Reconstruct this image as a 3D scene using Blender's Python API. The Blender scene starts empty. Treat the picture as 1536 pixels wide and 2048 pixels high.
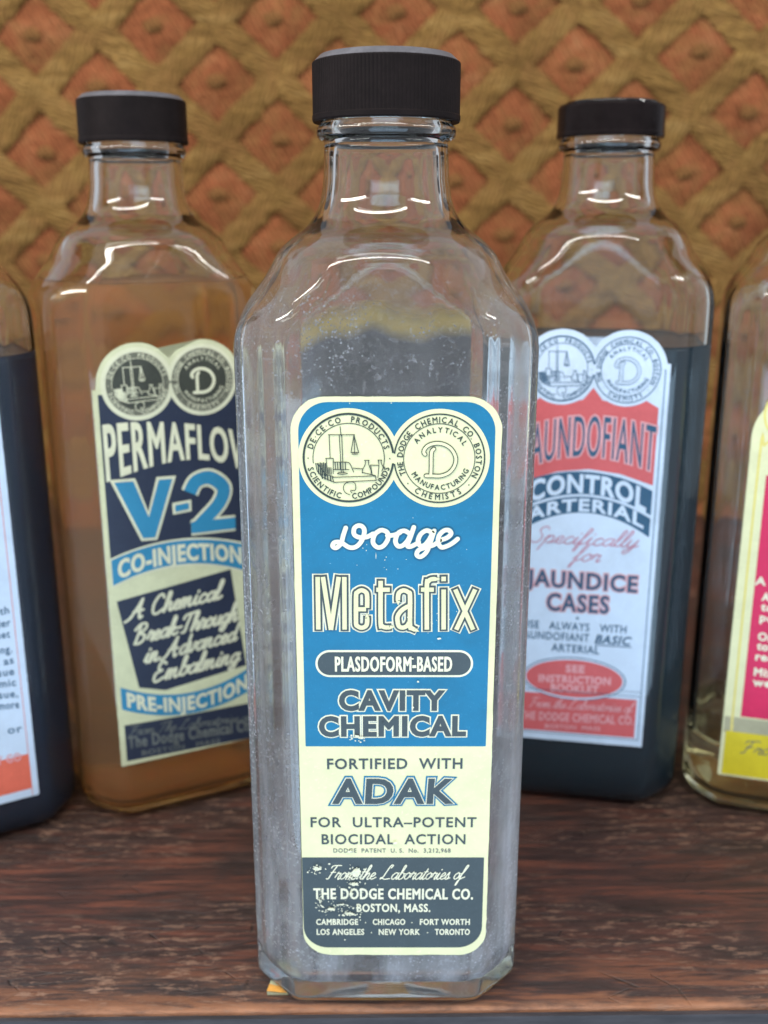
import bpy, bmesh, math, random
from mathutils import Vector, Matrix, noise

# ---------------------------------------------------------------- scene, camera, world, lamps
# 1 unit = 10 cm.  x right, y away from the camera, z up, table top at z = 0.
S = bpy.context.scene
COL = S.collection
random.seed(7)
CM = 0.1
PITCH = math.radians(16.03)
CAM_H = 1.874
FPX = 2050.0
cam_d = bpy.data.cameras.new('camera')
cam = bpy.data.objects.new('camera', cam_d); COL.objects.link(cam)
cam.location = (0, 0, CAM_H)
cam.rotation_euler = (math.pi/2 - PITCH, 0, 0)
cam_d.sensor_fit = 'VERTICAL'; cam_d.sensor_height = 24; cam_d.sensor_width = 18
cam_d.lens = 24*FPX/2048
cam_d.clip_start = 0.02; cam_d.clip_end = 100
cam_d.dof.use_dof = True
cam_d.dof.focus_distance = 2.20
cam_d.dof.aperture_fstop = cam_d.lens*1e-3/0.0255
S.camera = cam

W = bpy.data.worlds.new('World'); S.world = W; W.use_nodes = True
bg = W.node_tree.nodes['Background']
bg.inputs[0].default_value = (0.86, 0.89, 1.0, 1); bg.inputs[1].default_value = 0.62

def lamp(name, loc, target, sx, sy, power, color):
    d = bpy.data.lights.new(name, 'AREA'); d.shape = 'RECTANGLE'; d.size = sx; d.size_y = sy
    d.energy = power; d.color = color
    o = bpy.data.objects.new(name, d); COL.objects.link(o); o.location = loc
    o.rotation_euler = (Vector(target)-Vector(loc)).to_track_quat('-Z', 'Y').to_euler()
    return o
lamp('ceiling_lamp', (-0.9, -1.2, 7.2), (0, 3.6, 1.0), 9.5, 0.6, 600, (1.0, 0.96, 0.90))
lamp('window_light', (0.6, -5.5, -2.3), (0.6, 3.0, -2.3), 10.0, 5.0, 560, (0.50, 0.74, 1.0))
lamp('left_lamp', (-6.0, -0.6, 5.2), (0, 3.2, 1.2), 6.5, 0.5, 380, (1.0, 0.97, 0.92))
lamp('right_lamp', (6.2, -0.4, 5.6), (0, 3.2, 1.2), 5.0, 0.45, 210, (1.0, 0.97, 0.92))

S.view_settings.view_transform = 'Standard'; S.view_settings.look = 'None'
S.view_settings.exposure = 0; S.view_settings.gamma = 1
S.cycles.max_bounces = 14; S.cycles.transmission_bounces = 14; S.cycles.glossy_bounces = 6
S.cycles.diffuse_bounces = 3; S.cycles.transparent_max_bounces = 10
S.cycles.use_denoising = True
S.cycles.sample_clamp_indirect = 6

# ---------------------------------------------------------------- helpers
def srgb(r, g, b):
    f = lambda c: (c/255/12.92) if c/255 <= 0.04045 else ((c/255+0.055)/1.055)**2.4
    return (f(r), f(g), f(b), 1)

def link(name, me, mats=(), parent=None, loc=None, rotz=None):
    o = bpy.data.objects.new(name, me); COL.objects.link(o)
    if me is not None:
        for m in (mats if isinstance(mats, (list, tuple)) else [mats]): me.materials.append(m)
    if parent is not None: o.parent = parent
    if loc is not None: o.location = loc
    if rotz is not None: o.rotation_euler = (0, 0, rotz)
    return o

def mesh(name, vs, fs, smooth=False, mi=None):
    me = bpy.data.meshes.new(name); me.from_pydata(vs, [], fs); me.update()
    if smooth: me.polygons.foreach_set('use_smooth', [True]*len(me.polygons))
    if mi: me.polygons.foreach_set('material_index', mi)
    return me

def thing(name, label, cat, loc=(0, 0, 0), rotz=0, group=None):
    o = bpy.data.objects.new(name, None); COL.objects.link(o); o.location = loc; o.rotation_euler = (0, 0, rotz)
    o.empty_display_size = 0.1
    o['label'] = label; o['category'] = cat
    if group: o['group'] = group
    return o

def px_ray(x, y):
    u, v = (x-768)/FPX, (1024-y)/FPX
    c, s = math.cos(PITCH), math.sin(PITCH)
    return Vector((u, c + v*s, -s + v*c))

def px_at_y(x, y, Y):
    r = px_ray(x, y); t = Y/r.y
    return Vector((r.x*t, Y, CAM_H + r.z*t))

class Nodes:
    def __init__(s, name):
        s.m = bpy.data.materials.new(name); s.m.use_nodes = True
        s.t = s.m.node_tree; s.b = s.t.nodes['Principled BSDF']; s.out = s.t.nodes['Material Output']
    def n(s, kind, **kw):
        nd = s.t.nodes.new(kind)
        for k, v in kw.items():
            if k in nd.inputs: nd.inputs[k].default_value = v
            else: setattr(nd, k, v)
        return nd
    def l(s, a, b): s.t.links.new(a, b)
    def coord(s, scale=(1, 1, 1), rot=(0, 0, 0)):
        tc = s.n('ShaderNodeTexCoord'); mp = s.n('ShaderNodeMapping')
        mp.inputs['Scale'].default_value = scale; mp.inputs['Rotation'].default_value = rot
        s.l(tc.outputs['Object'], mp.inputs[0]); return mp.outputs[0]
    def noise(s, vec, scale, detail=4, rough=0.6, dist=0):
        nd = s.n('ShaderNodeTexNoise'); nd.inputs['Scale'].default_value = scale
        nd.inputs['Detail'].default_value = detail; nd.inputs['Roughness'].default_value = rough
        nd.inputs['Distortion'].default_value = dist
        s.l(vec, nd.inputs['Vector']); return nd.outputs['Fac']
    def ramp(s, fac, stops):
        nd = s.n('ShaderNodeValToRGB'); e = nd.color_ramp.elements
        while len(e) < len(stops): e.new(0.5)
        for i, (p, c) in enumerate(stops):
            e[i].position = p; e[i].color = c if not isinstance(c, (int, float)) else (c, c, c, 1)
        s.l(fac, nd.inputs[0]); return nd.outputs[0]
    def mix(s, fac, a, b, blend='MIX'):
        nd = s.n('ShaderNodeMix', data_type='RGBA', blend_type=blend)
        for i, v in ((0, fac), (6, a), (7, b)):
            if hasattr(v, 'links') or hasattr(v, 'is_linked'): s.l(v, nd.inputs[i])
            else: nd.inputs[i].default_value = v
        return nd.outputs[2]
    def bump(s, h, strength, dist):
        nd = s.n('ShaderNodeBump'); nd.inputs['Strength'].default_value = strength
        nd.inputs['Distance'].default_value = dist; s.l(h, nd.inputs['Height'])
        s.l(nd.outputs[0], s.b.inputs['Normal']); return nd.outputs[0]

# ---------------------------------------------------------------- materials
def ink_mat(name, rgb, var=0.12, rough=0.45, speck=None):
    k = Nodes(name); v = k.coord()
    base = srgb(*rgb); dark = tuple(c*(1-var) for c in base[:3])+(1,)
    n1 = k.noise(v, 9, 5, 0.65)
    col = k.mix(k.ramp(n1, [(0.35, 0), (0.65, 1)]), dark, base)
    n2 = k.noise(v, 150, 3, 0.6)
    col = k.mix(k.ramp(n2, [(0.62, 0), (0.70, 0.35)]), col, tuple(min(1, c*1.35+0.02) for c in base[:3])+(1,))
    if speck:
        n3 = k.noise(v, 55, 6, 0.75)
        col = k.mix(k.ramp(n3, [(0.69, 0), (0.72, 0.8)]), col, speck)
    col = k.mix(k.ramp(k.noise(v, 2.7, 6, 0.7, 0.6), [(0.50, 0), (0.72, 0.22)]), col, (0.30, 0.22, 0.12, 1), 'MULTIPLY')
    k.l(col, k.b.inputs['Base Color']); k.bump(k.noise(v, 26, 5, 0.7), 0.25, 0.004)
    k.b.inputs['Roughness'].default_value = rough; k.b.inputs['Specular IOR Level'].default_value = 0.3
    return k.m

PAPER = srgb(226, 228, 196)
M = {}
M['cream'] = ink_mat('cream_paper', (214, 217, 174), 0.10, 0.55)
M['halo'] = ink_mat('pale_print', (220, 222, 196), 0.08, 0.5)
M['blue'] = ink_mat('blue_print', (6, 110, 150), 0.12, 0.38, srgb(150, 196, 216))
M['blue2'] = ink_mat('aged_blue_print', (48, 128, 164), 0.10, 0.4)
M['ink'] = ink_mat('slate_ink', (62, 75, 80), 0.12, 0.42)
M['ink_dark'] = ink_mat('dark_green_ink', (42, 56, 52), 0.1, 0.42)
M['navy'] = ink_mat('navy_print', (42, 50, 68), 0.12, 0.4)
M['oldcream'] = ink_mat('aged_cream_paper', (202, 206, 168), 0.16, 0.55)
M['oldlight'] = ink_mat('aged_cream_print', (210, 212, 182), 0.12, 0.5)
M['olive'] = ink_mat('olive_seal_print', (104, 106, 92), 0.35, 0.5)
M['olive_dark'] = ink_mat('dark_olive_seal_print', (62, 66, 58), 0.3, 0.5)
M['white'] = ink_mat('white_paper', (192, 211, 230), 0.08, 0.55)
M['red'] = ink_mat('faded_red_print', (196, 92, 94), 0.10, 0.5)
M['bluetext'] = ink_mat('petrol_blue_ink', (44, 84, 112), 0.1, 0.5)
M['rose'] = ink_mat('rose_ink', (186, 128, 148), 0.1, 0.5)
M['pinkish'] = ink_mat('worn_pink_print', (214, 160, 164), 0.1, 0.5)
M['crimson'] = ink_mat('crimson_print', (200, 34, 84), 0.12, 0.45)
M['yellow'] = ink_mat('yellow_print', (206, 192, 40), 0.12, 0.45)
M['yellowline'] = ink_mat('pale_yellow_print', (214, 204, 116), 0.1, 0.5)
M['greypaper'] = ink_mat('stained_grey_paper', (168, 168, 140), 0.2, 0.55)
M['orange'] = ink_mat('faded_orange_print', (214, 106, 84), 0.12, 0.5)
M['orangelight'] = ink_mat('orange_refracted_light', (236, 172, 84), 0.2, 0.5)  # orange part of the refracted light on the table, put into the colour
M['ghost'] = ink_mat('worn_grey_ink', (110, 116, 112), 0.3, 0.5)

def glass(name, tint, haze=None, rough=0.0):
    k = Nodes(name)
    g = k.n('ShaderNodeBsdfGlass'); g.inputs['Color'].default_value = tint
    g.inputs['IOR'].default_value = 1.5; g.inputs['Roughness'].default_value = rough
    surf = g.outputs[0]
    v = k.coord((1, 1, 0.35))
    w = k.noise(v, 2.6, 2, 0.5)
    bp = k.n('ShaderNodeBump'); bp.inputs['Strength'].default_value = 0.3; bp.inputs['Distance'].default_value = 0.004
    k.l(w, bp.inputs['Height']); k.l(bp.outputs[0], g.inputs['Normal'])
    if haze:
        col, lo, hi, spk = haze
        tc = k.n('ShaderNodeTexCoord'); sx = k.n('ShaderNodeSeparateXYZ'); k.l(tc.outputs['Object'], sx.inputs[0])
        fade = k.n('ShaderNodeMapRange'); k.l(sx.outputs['Z'], fade.inputs[0])
        fade.inputs[1].default_value = 1.88; fade.inputs[2].default_value = 1.62
        v1 = k.coord((1, 1, 0.5)); v2 = k.coord()
        cloud = k.noise(v1, 3.0, 6, 0.7, 0.6)
        cl = k.ramp(cloud, [(0.32, lo), (0.70, hi)])
        st = k.ramp(k.noise(k.coord((1, 1, 0.07)), 9, 4, 0.6, 0.3), [(0.38, 0.35), (0.62, 1.6)])
        cl = k.mix(1.0, cl, st, 'MULTIPLY')
        low = k.n('ShaderNodeMapRange'); k.l(sx.outputs['Z'], low.inputs[0])
        low.inputs[1].default_value = 1.5; low.inputs[2].default_value = 0.3; low.inputs[3].default_value = 0.6; low.inputs[4].default_value = 2.6
        cl = k.mix(1.0, cl, low.outputs[0], 'MULTIPLY')
        vo = k.n('ShaderNodeTexVoronoi'); vo.inputs['Scale'].default_value = 105; k.l(v2, vo.inputs['Vector'])
        sp = k.ramp(vo.outputs['Distance'], [(0.16, 1), (0.30, 0)])
        m0 = k.noise(v2, 5.5, 6, 0.75)
        sp2 = k.mix(1.0, sp, k.ramp(m0, [(0.46, 0), (0.60, 1)]), 'MULTIPLY')
        fine = k.ramp(k.noise(v2, 95, 3, 0.6), [(0.56, 0), (0.66, 0.5)])
        fine = k.mix(1.0, fine, k.ramp(k.noise(v2, 4.2, 4, 0.6), [(0.42, 0), (0.62, 1)]), 'MULTIPLY')
        a = k.mix(1.0, cl, k.mix(spk, (0, 0, 0, 1), sp2), 'ADD')
        a = k.mix(0.7, a, fine, 'ADD')
        a = k.mix(1.0, a, fade.outputs[0], 'MULTIPLY')
        df = k.n('ShaderNodeBsdfDiffuse'); df.inputs['Color'].default_value = col
        tl = k.n('ShaderNodeBsdfTranslucent'); tl.inputs['Color'].default_value = col
        m1 = k.n('ShaderNodeMixShader'); m1.inputs[0].default_value = 0.35
        k.l(df.outputs[0], m1.inputs[1]); k.l(tl.outputs[0], m1.inputs[2])
        m2 = k.n('ShaderNodeMixShader'); k.l(a, m2.inputs[0]); k.l(surf, m2.inputs[1]); k.l(m1.outputs[0], m2.inputs[2])
        surf = m2.outputs[0]
    k.l(surf, k.out.inputs['Surface']); k.t.nodes.remove(k.b)
    return k.m
M['glass'] = glass('clear_glass', (0.975, 0.992, 0.982, 1))
M['glass_in'] = glass('clear_glass_inside', (0.985, 0.993, 0.988, 1), rough=0.035)
M['glass_haze'] = glass('hazed_glass_inside', (0.985, 0.993, 0.988, 1), ((0.82, 0.85, 0.93, 1), 0.05, 0.26, 0.5), rough=0.05)

def liquid(name, tint, cloud, amt, ior=1.34):
    k = Nodes(name); g = k.n('ShaderNodeBsdfGlass'); g.inputs['Color'].default_value = tint; g.inputs['IOR'].default_value = ior
    t = k.n('ShaderNodeBsdfTranslucent'); t.inputs['Color'].default_value = cloud
    d = k.n('ShaderNodeBsdfDiffuse'); d.inputs['Color'].default_value = cloud
    m = k.n('ShaderNodeMixShader'); m.inputs[0].default_value = 0.5; k.l(t.outputs[0], m.inputs[1]); k.l(d.outputs[0], m.inputs[2])
    x = k.n('ShaderNodeMixShader'); x.inputs[0].default_value = amt; k.l(g.outputs[0], x.inputs[1]); k.l(m.outputs[0], x.inputs[2])
    k.l(x.outputs[0], k.out.inputs['Surface']); k.t.nodes.remove(k.b); return k.m
M['amber'] = liquid('amber_liquid', (0.985, 0.82, 0.54, 1), (1.0, 0.60, 0.34, 1), 0.20)
M['pale_yellow'] = liquid('pale_yellow_liquid', (0.97, 0.94, 0.80, 1), (0.6, 0.56, 0.42, 1), 0.08)
def dark_liquid(name, c):
    k = Nodes(name); k.b.inputs['Base Color'].default_value = c; k.b.inputs['Roughness'].default_value = 0.25
    k.b.inputs['IOR'].default_value = 1.38; return k.m
M['black_liquid'] = dark_liquid('blue_black_liquid', (0.030, 0.046, 0.078, 1))
M['teal_liquid'] = dark_liquid('dark_teal_liquid', (0.022, 0.042, 0.060, 1))

def cap_mat(name, rough, c=(0.007, 0.005, 0.005, 1)):
    k = Nodes(name); v = k.coord()
    k.l(k.mix(k.ramp(k.noise(v, 12, 5, 0.7), [(0.4, 0), (0.75, 1)]), c, tuple(x*1.7 for x in c[:3])+(1,)), k.b.inputs['Base Color'])
    sc = k.ramp(k.noise(k.coord((6, 6, 1)), 40, 3, 0.7), [(0.70, 0), (0.74, 1)])
    nd = k.n('ShaderNodeMapRange'); k.l(sc, nd.inputs[0]); nd.inputs[3].default_value = rough; nd.inputs[4].default_value = 0.7
    k.l(nd.outputs[0], k.b.inputs['Roughness'])
    k.bump(k.noise(v, 90, 3, 0.6), 0.15, 0.005); k.b.inputs['Specular IOR Level'].default_value = 0.08
    return k.m
M['cap'] = cap_mat('matt_black_plastic', 0.5)
M['cap_gloss'] = cap_mat('glossy_black_plastic', 0.22)
M['cap_top'] = cap_mat('lit_grey_cap_rim', 0.36, (0.09, 0.09, 0.10, 1))  # paler than the cap: overhead light's reflection on the rim, painted as grey

def wood():
    k = Nodes('dark_worn_wood')
    v = k.coord((1, 9, 9)); v2 = k.coord((1, 22, 22)); v0 = k.coord((0.8, 2.2, 2.2)); vs = k.coord((2.6, 12, 12))
    g1 = k.noise(v, 2.2, 12, 0.74, 0.35); g2 = k.noise(v2, 4.2, 10, 0.8, 0.2); blot = k.noise(v0, 1.5, 8, 0.68, 0.6)
    c = k.ramp(g1, [(0.36, (0.022, 0.013, 0.011, 1)), (0.48, (0.056, 0.024, 0.018, 1)), (0.57, (0.120, 0.038, 0.022, 1)), (0.68, (0.19, 0.066, 0.034, 1))])
    c = k.mix(k.ramp(blot, [(0.46, 0), (0.58, 0.8)]), c, (0.032, 0.020, 0.018, 1))
    c = k.mix(k.ramp(g2, [(0.38, 0.85), (0.52, 0)]), c, (0.012, 0.008, 0.008, 1))
    vo = k.n('ShaderNodeTexVoronoi'); vo.feature = 'DISTANCE_TO_EDGE'; vo.inputs['Scale'].default_value = 3.5
    wv = k.coord((1.2, 7, 7)); k.l(wv, vo.inputs['Vector'])
    ck = k.ramp(vo.outputs['Distance'], [(0.0, 1), (0.022, 0)])
    ck = k.mix(1.0, ck, k.ramp(k.noise(k.coord(), 2.3, 3, 0.5), [(0.48, 0), (0.56, 1)]), 'MULTIPLY')
    c = k.mix(ck, c, (0.010, 0.007, 0.007, 1))
    # orange wear towards the front edge and pale scuffs
    tc = k.n('ShaderNodeTexCoord'); sx = k.n('ShaderNodeSeparateXYZ'); k.l(tc.outputs['Object'], sx.inputs[0])
    fr = k.n('ShaderNodeMapRange'); k.l(sx.outputs['Y'], fr.inputs[0]); fr.inputs[1].default_value = 0.20; fr.inputs[2].default_value = 0.0
    wear = k.mix(1.0, k.ramp(g1, [(0.47, 0.0), (0.56, 0.95)]), fr.outputs[0], 'MULTIPLY')
    c = k.mix(wear, c, (0.21, 0.085, 0.038, 1))
    lp = k.n('ShaderNodeMapRange'); k.l(sx.outputs['Y'], lp.inputs[0]); lp.inputs[1].default_value = 0.030; lp.inputs[2].default_value = 0.006
    c = k.mix(k.mix(1.0, lp.outputs[0], k.ramp(k.noise(k.coord((1, 3, 3)), 7, 5, 0.7), [(0.35, 0.1), (0.6, 0.9)]), 'MULTIPLY'), c, (0.36, 0.17, 0.09, 1))
    scuff = k.ramp(k.noise(vs, 4.6, 12, 0.82, 0.25), [(0.54, 0), (0.565, 0.9)])
    sreg = k.ramp(k.noise(k.coord((0.7, 1.6, 1.6)), 1.9, 3, 0.5), [(0.42, 0), (0.56, 1)])
    sm = k.mix(1.0, scuff, sreg, 'MULTIPLY')
    c = k.mix(sm, c, (0.26, 0.15, 0.10, 1))
    k.l(c, k.b.inputs['Base Color'])
    r = k.n('ShaderNodeMapRange'); k.l(g1, r.inputs[0]); r.inputs[1].default_value = 0.35; r.inputs[2].default_value = 0.65; r.inputs[3].default_value = 0.36; r.inputs[4].default_value = 0.62
    k.l(r.outputs[0], k.b.inputs['Roughness'])
    h = k.mix(0.5, g2, sm, 'ADD'); h = k.mix(0.6, h, ck, 'SUBTRACT'); k.bump(h, 0.5, 0.012)
    return k.m
M['wood'] = wood()
def edge_wood():
    k = Nodes('dark_edge_wood'); v = k.coord((1, 8, 8))
    k.l(k.ramp(k.noise(v, 4, 6, 0.7), [(0.35, (0.014, 0.013, 0.016, 1)), (0.7, (0.055, 0.05, 0.055, 1))]), k.b.inputs['Base Color'])
    k.b.inputs['Roughness'].default_value = 0.5; return k.m
M['edge'] = edge_wood()

def fabric(name, c1, c2, c3, rot, stretch):
    k = Nodes(name); v = k.coord(stretch, (0, rot, 0)); v0 = k.coord()
    n1 = k.noise(v, 5, 6, 0.7, 0.5); n2 = k.noise(v0, 1.6, 4, 0.6); n3 = k.noise(v0, 34, 3, 0.6)
    c = k.ramp(n1, [(0.33, c1), (0.52, c2), (0.70, c3)])
    c = k.mix(k.ramp(n2, [(0.35, 0), (0.7, 0.6)]), c, c1)
    c = k.mix(k.ramp(k.noise(v0, 4.5, 5, 0.7, 0.8), [(0.46, 0), (0.62, 0.6)]), c, srgb(164, 122, 74))
    c = k.mix(k.ramp(n3, [(0.4, 0.25), (0.65, 0)]), c, tuple(x*0.45 for x in c1[:3])+(1,))
    k.l(c, k.b.inputs['Base Color']); k.b.inputs['Roughness'].default_value = 0.95
    k.b.inputs['Specular IOR Level'].default_value = 0.15
    yv = k.n('ShaderNodeTexWave'); yv.inputs['Scale'].default_value = 11; yv.inputs['Distortion'].default_value = 5; yv.inputs['Detail'].default_value = 3; yv.inputs['Detail Scale'].default_value = 2.5
    k.l(k.coord((1, 1, 1), (0, rot+math.radians(30), 0)), yv.inputs['Vector'])
    c = k.mix(k.ramp(yv.outputs['Fac'], [(0.15, 0.45), (0.6, 0)]), c, tuple(x*0.5 for x in c1[:3])+(1,)); k.l(c, k.b.inputs['Base Color'])
    k.bump(k.mix(0.6, k.mix(0.5, n1, n3, 'ADD'), yv.outputs['Fac'], 'ADD'), 0.9, 0.03)
    return k.m
RUST = (srgb(140, 86, 54), srgb(186, 112, 74), srgb(204, 144, 98))
GOLD = (srgb(118, 88, 48), srgb(178, 140, 80), srgb(208, 172, 108))
M['rust'] = fabric('rust_red_fabric', *RUST, 0, (0.8, 1, 1.4))
M['gold_a'] = fabric('gold_braid_falling', *GOLD, math.radians(43), (0.35, 1, 2.6))
M['gold_b'] = fabric('gold_braid_rising', *GOLD, math.radians(-47), (0.35, 1, 2.6))
M['tuft'] = fabric('olive_tuft', srgb(134, 92, 54), srgb(172, 124, 76), srgb(196, 154, 98), 0, (1, 1, 1))

# ---------------------------------------------------------------- table
TY = 2.087                                   # front edge of the table top at x = 0
tab = thing('wooden_table', 'dark worn wooden table top with scuffed orange-brown front edge under the bottles', 'table', (0, TY, 0), math.radians(0.8))
def table_top():
    vs, fs = [], []
    ys = [0.0, 0.001, 0.004, 0.010] + [0.010+(4.6-0.010)*i/24 for i in range(1, 25)]
    zs = [-0.007, -0.003, -0.001, 0.0] + [0.0]*24
    xs = [-5+10*i/200 for i in range(201)]
    prof = [(0.0, -0.30)] + list(zip(ys, zs))
    for j, (y, z) in enumerate(prof):
        for x in xs:
            ch = 0.0
            if 1 <= j <= 3: ch = 0.006*max(0, noise.noise(Vector((x*9, 3.1, 0))))+0.004*noise.noise(Vector((x*31, 1, 0)))
            vs.append((x, y+ch*(1 if j < 4 else 0), z-ch*0.6))
    n = len(xs)
    for j in range(len(prof)-1):
        for i in range(n-1): a = j*n+i; fs.append((a, a+1, a+n+1, a+n))
    return mesh('tabletop', vs, fs, True)
link('tabletop', table_top(), M['wood'], tab)
def box(x0, x1, y0, y1, z0, z1, name):
    v = [(x, y, z) for z in (z0, z1) for y in (y0, y1) for x in (x0, x1)]
    return mesh(name, v, [(0, 2, 3, 1), (4, 5, 7, 6), (0, 1, 5, 4), (2, 6, 7, 3), (0, 4, 6, 2), (1, 3, 7, 5)])
link('edge_strip', box(-5, 5, -0.016, -0.003, -0.6, -0.010, 'edge_strip'), M['edge'], tab)

# ---------------------------------------------------------------- upholstery fabric behind
BY = 6.5
back = thing('woven_fabric', 'rust-red upholstery fabric with a raised gold diamond lattice behind the bottles', 'fabric', (0, BY, 0))
def bgp(x, y):
    p = px_at_y(x, y, BY); return Vector((p.x, p.z))
O0 = bgp(315, 55); AV = bgp(555, 41)-O0; BV = bgp(437, 167)-O0; CV = AV-BV
det = BV.x*CV.y-BV.y*CV.x
def lat(x, z):
    d = Vector((x, z))-O0
    return (d.x*CV.y-d.y*CV.x)/det, (BV.x*d.y-BV.y*d.x)/det
X0, X1, Z0, Z1 = -4.6, 4.6, 0.0, 5.4
def sheet():
    vs, fs = [], []; nx, nz = 230, 140
    for j in range(nz+1):
        for i in range(nx+1):
            x = X0+(X1-X0)*i/nx; z = Z0+(Z1-Z0)*j/nz
            p, q = lat(x, z); fp, fq = p-math.floor(p+0.5), q-math.floor(q+0.5)
            puff = math.cos(math.pi*fp)*math.cos(math.pi*fq)
            h = 0.055*puff + 0.014*noise.noise(Vector((x*5, z*5, 0))) + 0.014*noise.noise(Vector((x*14, z*14, 3)))
            vs.append((x, -h, z))
    for j in range(nz):
        for i in range(nx): a = j*(nx+1)+i; fs.append((a, a+1, a+nx+2, a+nx+1))
    return mesh('backing_cloth', vs, fs, True)
link('backing_cloth', sheet(), M['rust'], back)
def inside(p): return X0 < p.x < X1 and Z0 < p.y < Z1
def strip(base, d, seed, hoff):
    L = d.length; e = d/L; nrm = Vector((-e.y, e.x)); step = 0.022/L
    ks = [k for k in range(-1100, 1100) if inside(base+d*(k*step))]
    if len(ks) < 8: return None
    vs, fs = [], []; nc = 10
    for k in ks:
        t = k*step; c = base+d*t
        wob = 0.010*noise.noise(Vector((t*2.3, seed, 0)))
        wl = 0.076+0.010*noise.noise(Vector((t*7, seed, 5)))+0.014*noise.noise(Vector((t*45, seed, 6)))
        wr = 0.076+0.010*noise.noise(Vector((t*7, seed, 8)))+0.014*noise.noise(Vector((t*45, seed, 9)))
        for i in range(nc+1):
            s = -1+2*i/nc; w = wl if s < 0 else wr
            q = c+nrm*(wob+s*w)
            prof = (1-abs(s)**5.0)
            h = 0.042+0.018*prof + 0.005*math.cos(math.pi*(t+hoff))*prof + 0.010*noise.noise(Vector((t*16, s*3.5, seed)))*prof
            vs.append((q.x, -h, q.y))
    for j in range(len(ks)-1):
        for i in range(nc): a = j*(nc+1)+i; fs.append((a, a+1, a+nc+2, a+nc+1))
    return mesh('braid', vs, fs, True)
for k in range(-24, 40):
    for dvec, base, mt, ho in ((BV, O0+CV*(k+0.5), 'gold_a', k), (CV, O0+BV*(k+0.5), 'gold_b', k+1)):
        me = strip(base, dvec, k*1.7+(50 if mt == 'gold_b' else 0), ho)
        if me: link('braid', me, M[mt], back)
def tuft_mesh(seed):
    vs, fs = [], []; nr, na = 5, 14
    vs.append((0, -0.045, 0))
    for i in range(1, nr+1):
        f = i/nr
        for a in range(na):
            t = 2*math.pi*a/na
            r = 0.048*f*(1+0.25*noise.noise(Vector((math.cos(t)*2, math.sin(t)*2, seed))))
            vs.append((r*math.cos(t)*1.2, -(0.030*math.cos(f*math.pi/2)+0.0*f)-0.012*noise.noise(Vector((t, f*4, seed))), r*math.sin(t)*0.85))
    for a in range(na): fs.append((0, 1+a, 1+(a+1) % na))
    for i in range(nr-1):
        for a in range(na):
            b0 = 1+i*na; fs.append((b0+a, b0+na+a, b0+na+(a+1) % na, b0+(a+1) % na))
    return mesh('tuft', vs, fs, True)
TM = [tuft_mesh(s*3.3) for s in range(4)]
for m_ in TM: m_.materials.append(M['tuft'])
nt = 0
for i in range(-22, 23):
    for j in range(-22, 23):
        p = O0+BV*i+CV*j
        if abs(p.x) < 3.4 and 0.4 < p.y < 4.4:
            o = bpy.data.objects.new('tuft', TM[nt % 4]); COL.objects.link(o); o.parent = back
            o.location = (p.x+random.uniform(-.02, .02), -0.066, p.y+random.uniform(-.02, .02)); nt += 1

# ---------------------------------------------------------------- bottle geometry (centimetres, scaled by CM)
HW, HD, CH, PN, PS = 3.28, 2.74, 1.03, 64.0, 28.0        # half width, half depth, chamfer, corner sharpness
PLANES = [(1, 0, HW), (-1, 0, HW), (0, 1, HD), (0, -1, HD)]
_q = math.sqrt(0.5)
for sx in (1, -1):
    for sy in (1, -1): PLANES.append((sx*_q, sy*_q, (HW+HD-CH)*_q))
PROF = [(16.1, 3.9), (16.66, 3.38), (17.1, 3.00), (17.5, 2.69), (18.04, 2.40), (18.31, 2.10), (18.5, 1.80), (18.8, 1.56), (19.11, 1.44), (19.54, 1.375), (20.36, 1.345)]
def interp(tab, z):
    if z <= tab[0][0]: return tab[0][1] + (tab[0][0]-z)*1.6
    for (a, ra), (b, rb) in zip(tab, tab[1:]):
        if z <= b:
            t = (z-a)/(b-a); t = t; return ra+(rb-ra)*t
    return tab[-1][1]
def smooth_prof(z):
    return (interp(PROF, z-0.11)+interp(PROF, z-0.05)+interp(PROF, z)+interp(PROF, z+0.05)+interp(PROF, z+0.11))/5
angs = set()
for i in range(72): angs.add(round(i*math.tau/72, 5))
for cx, cy in ((HW, HD-CH), (HW-CH, HD)):
    for sx in (1, -1):
        for sy in (1, -1):
            a = math.atan2(cy*sy, cx*sx) % math.tau
            for dlt in (-.05, -.03, -.018, -.009, 0, .009, .018, .03, .05): angs.add(round((a+dlt) % math.tau, 5))
angs = sorted(angs); NA = len(angs)
PV = [PN, PS]
def ring(z, inset, rr, ww=0.0):
    """cross section: octagonal body cut by a round shoulder of radius rr"""
    out = []
    for a in angs:
        c, s = math.cos(a), math.sin(a); acc = 0
        for nx, ny, d in PLANES:
            t = (nx*c+ny*s)/(d-inset)
            if t > 0: acc += t**PV[0]
        r = acc**(-1/PV[0]); t = max(0.0, min(1.0, (18.6-z)/0.7)); ey = 1+(HD/2.4-1)*t*t*(3-2*t)
        q = max(0.05, rr-inset)/math.sqrt(c*c+(s/ey)**2)
        r = (r**-PV[1]+q**-PV[1])**(-1/PV[1])
        out.append((r*c*CM, r*s*CM, z*CM))
    return out
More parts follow.
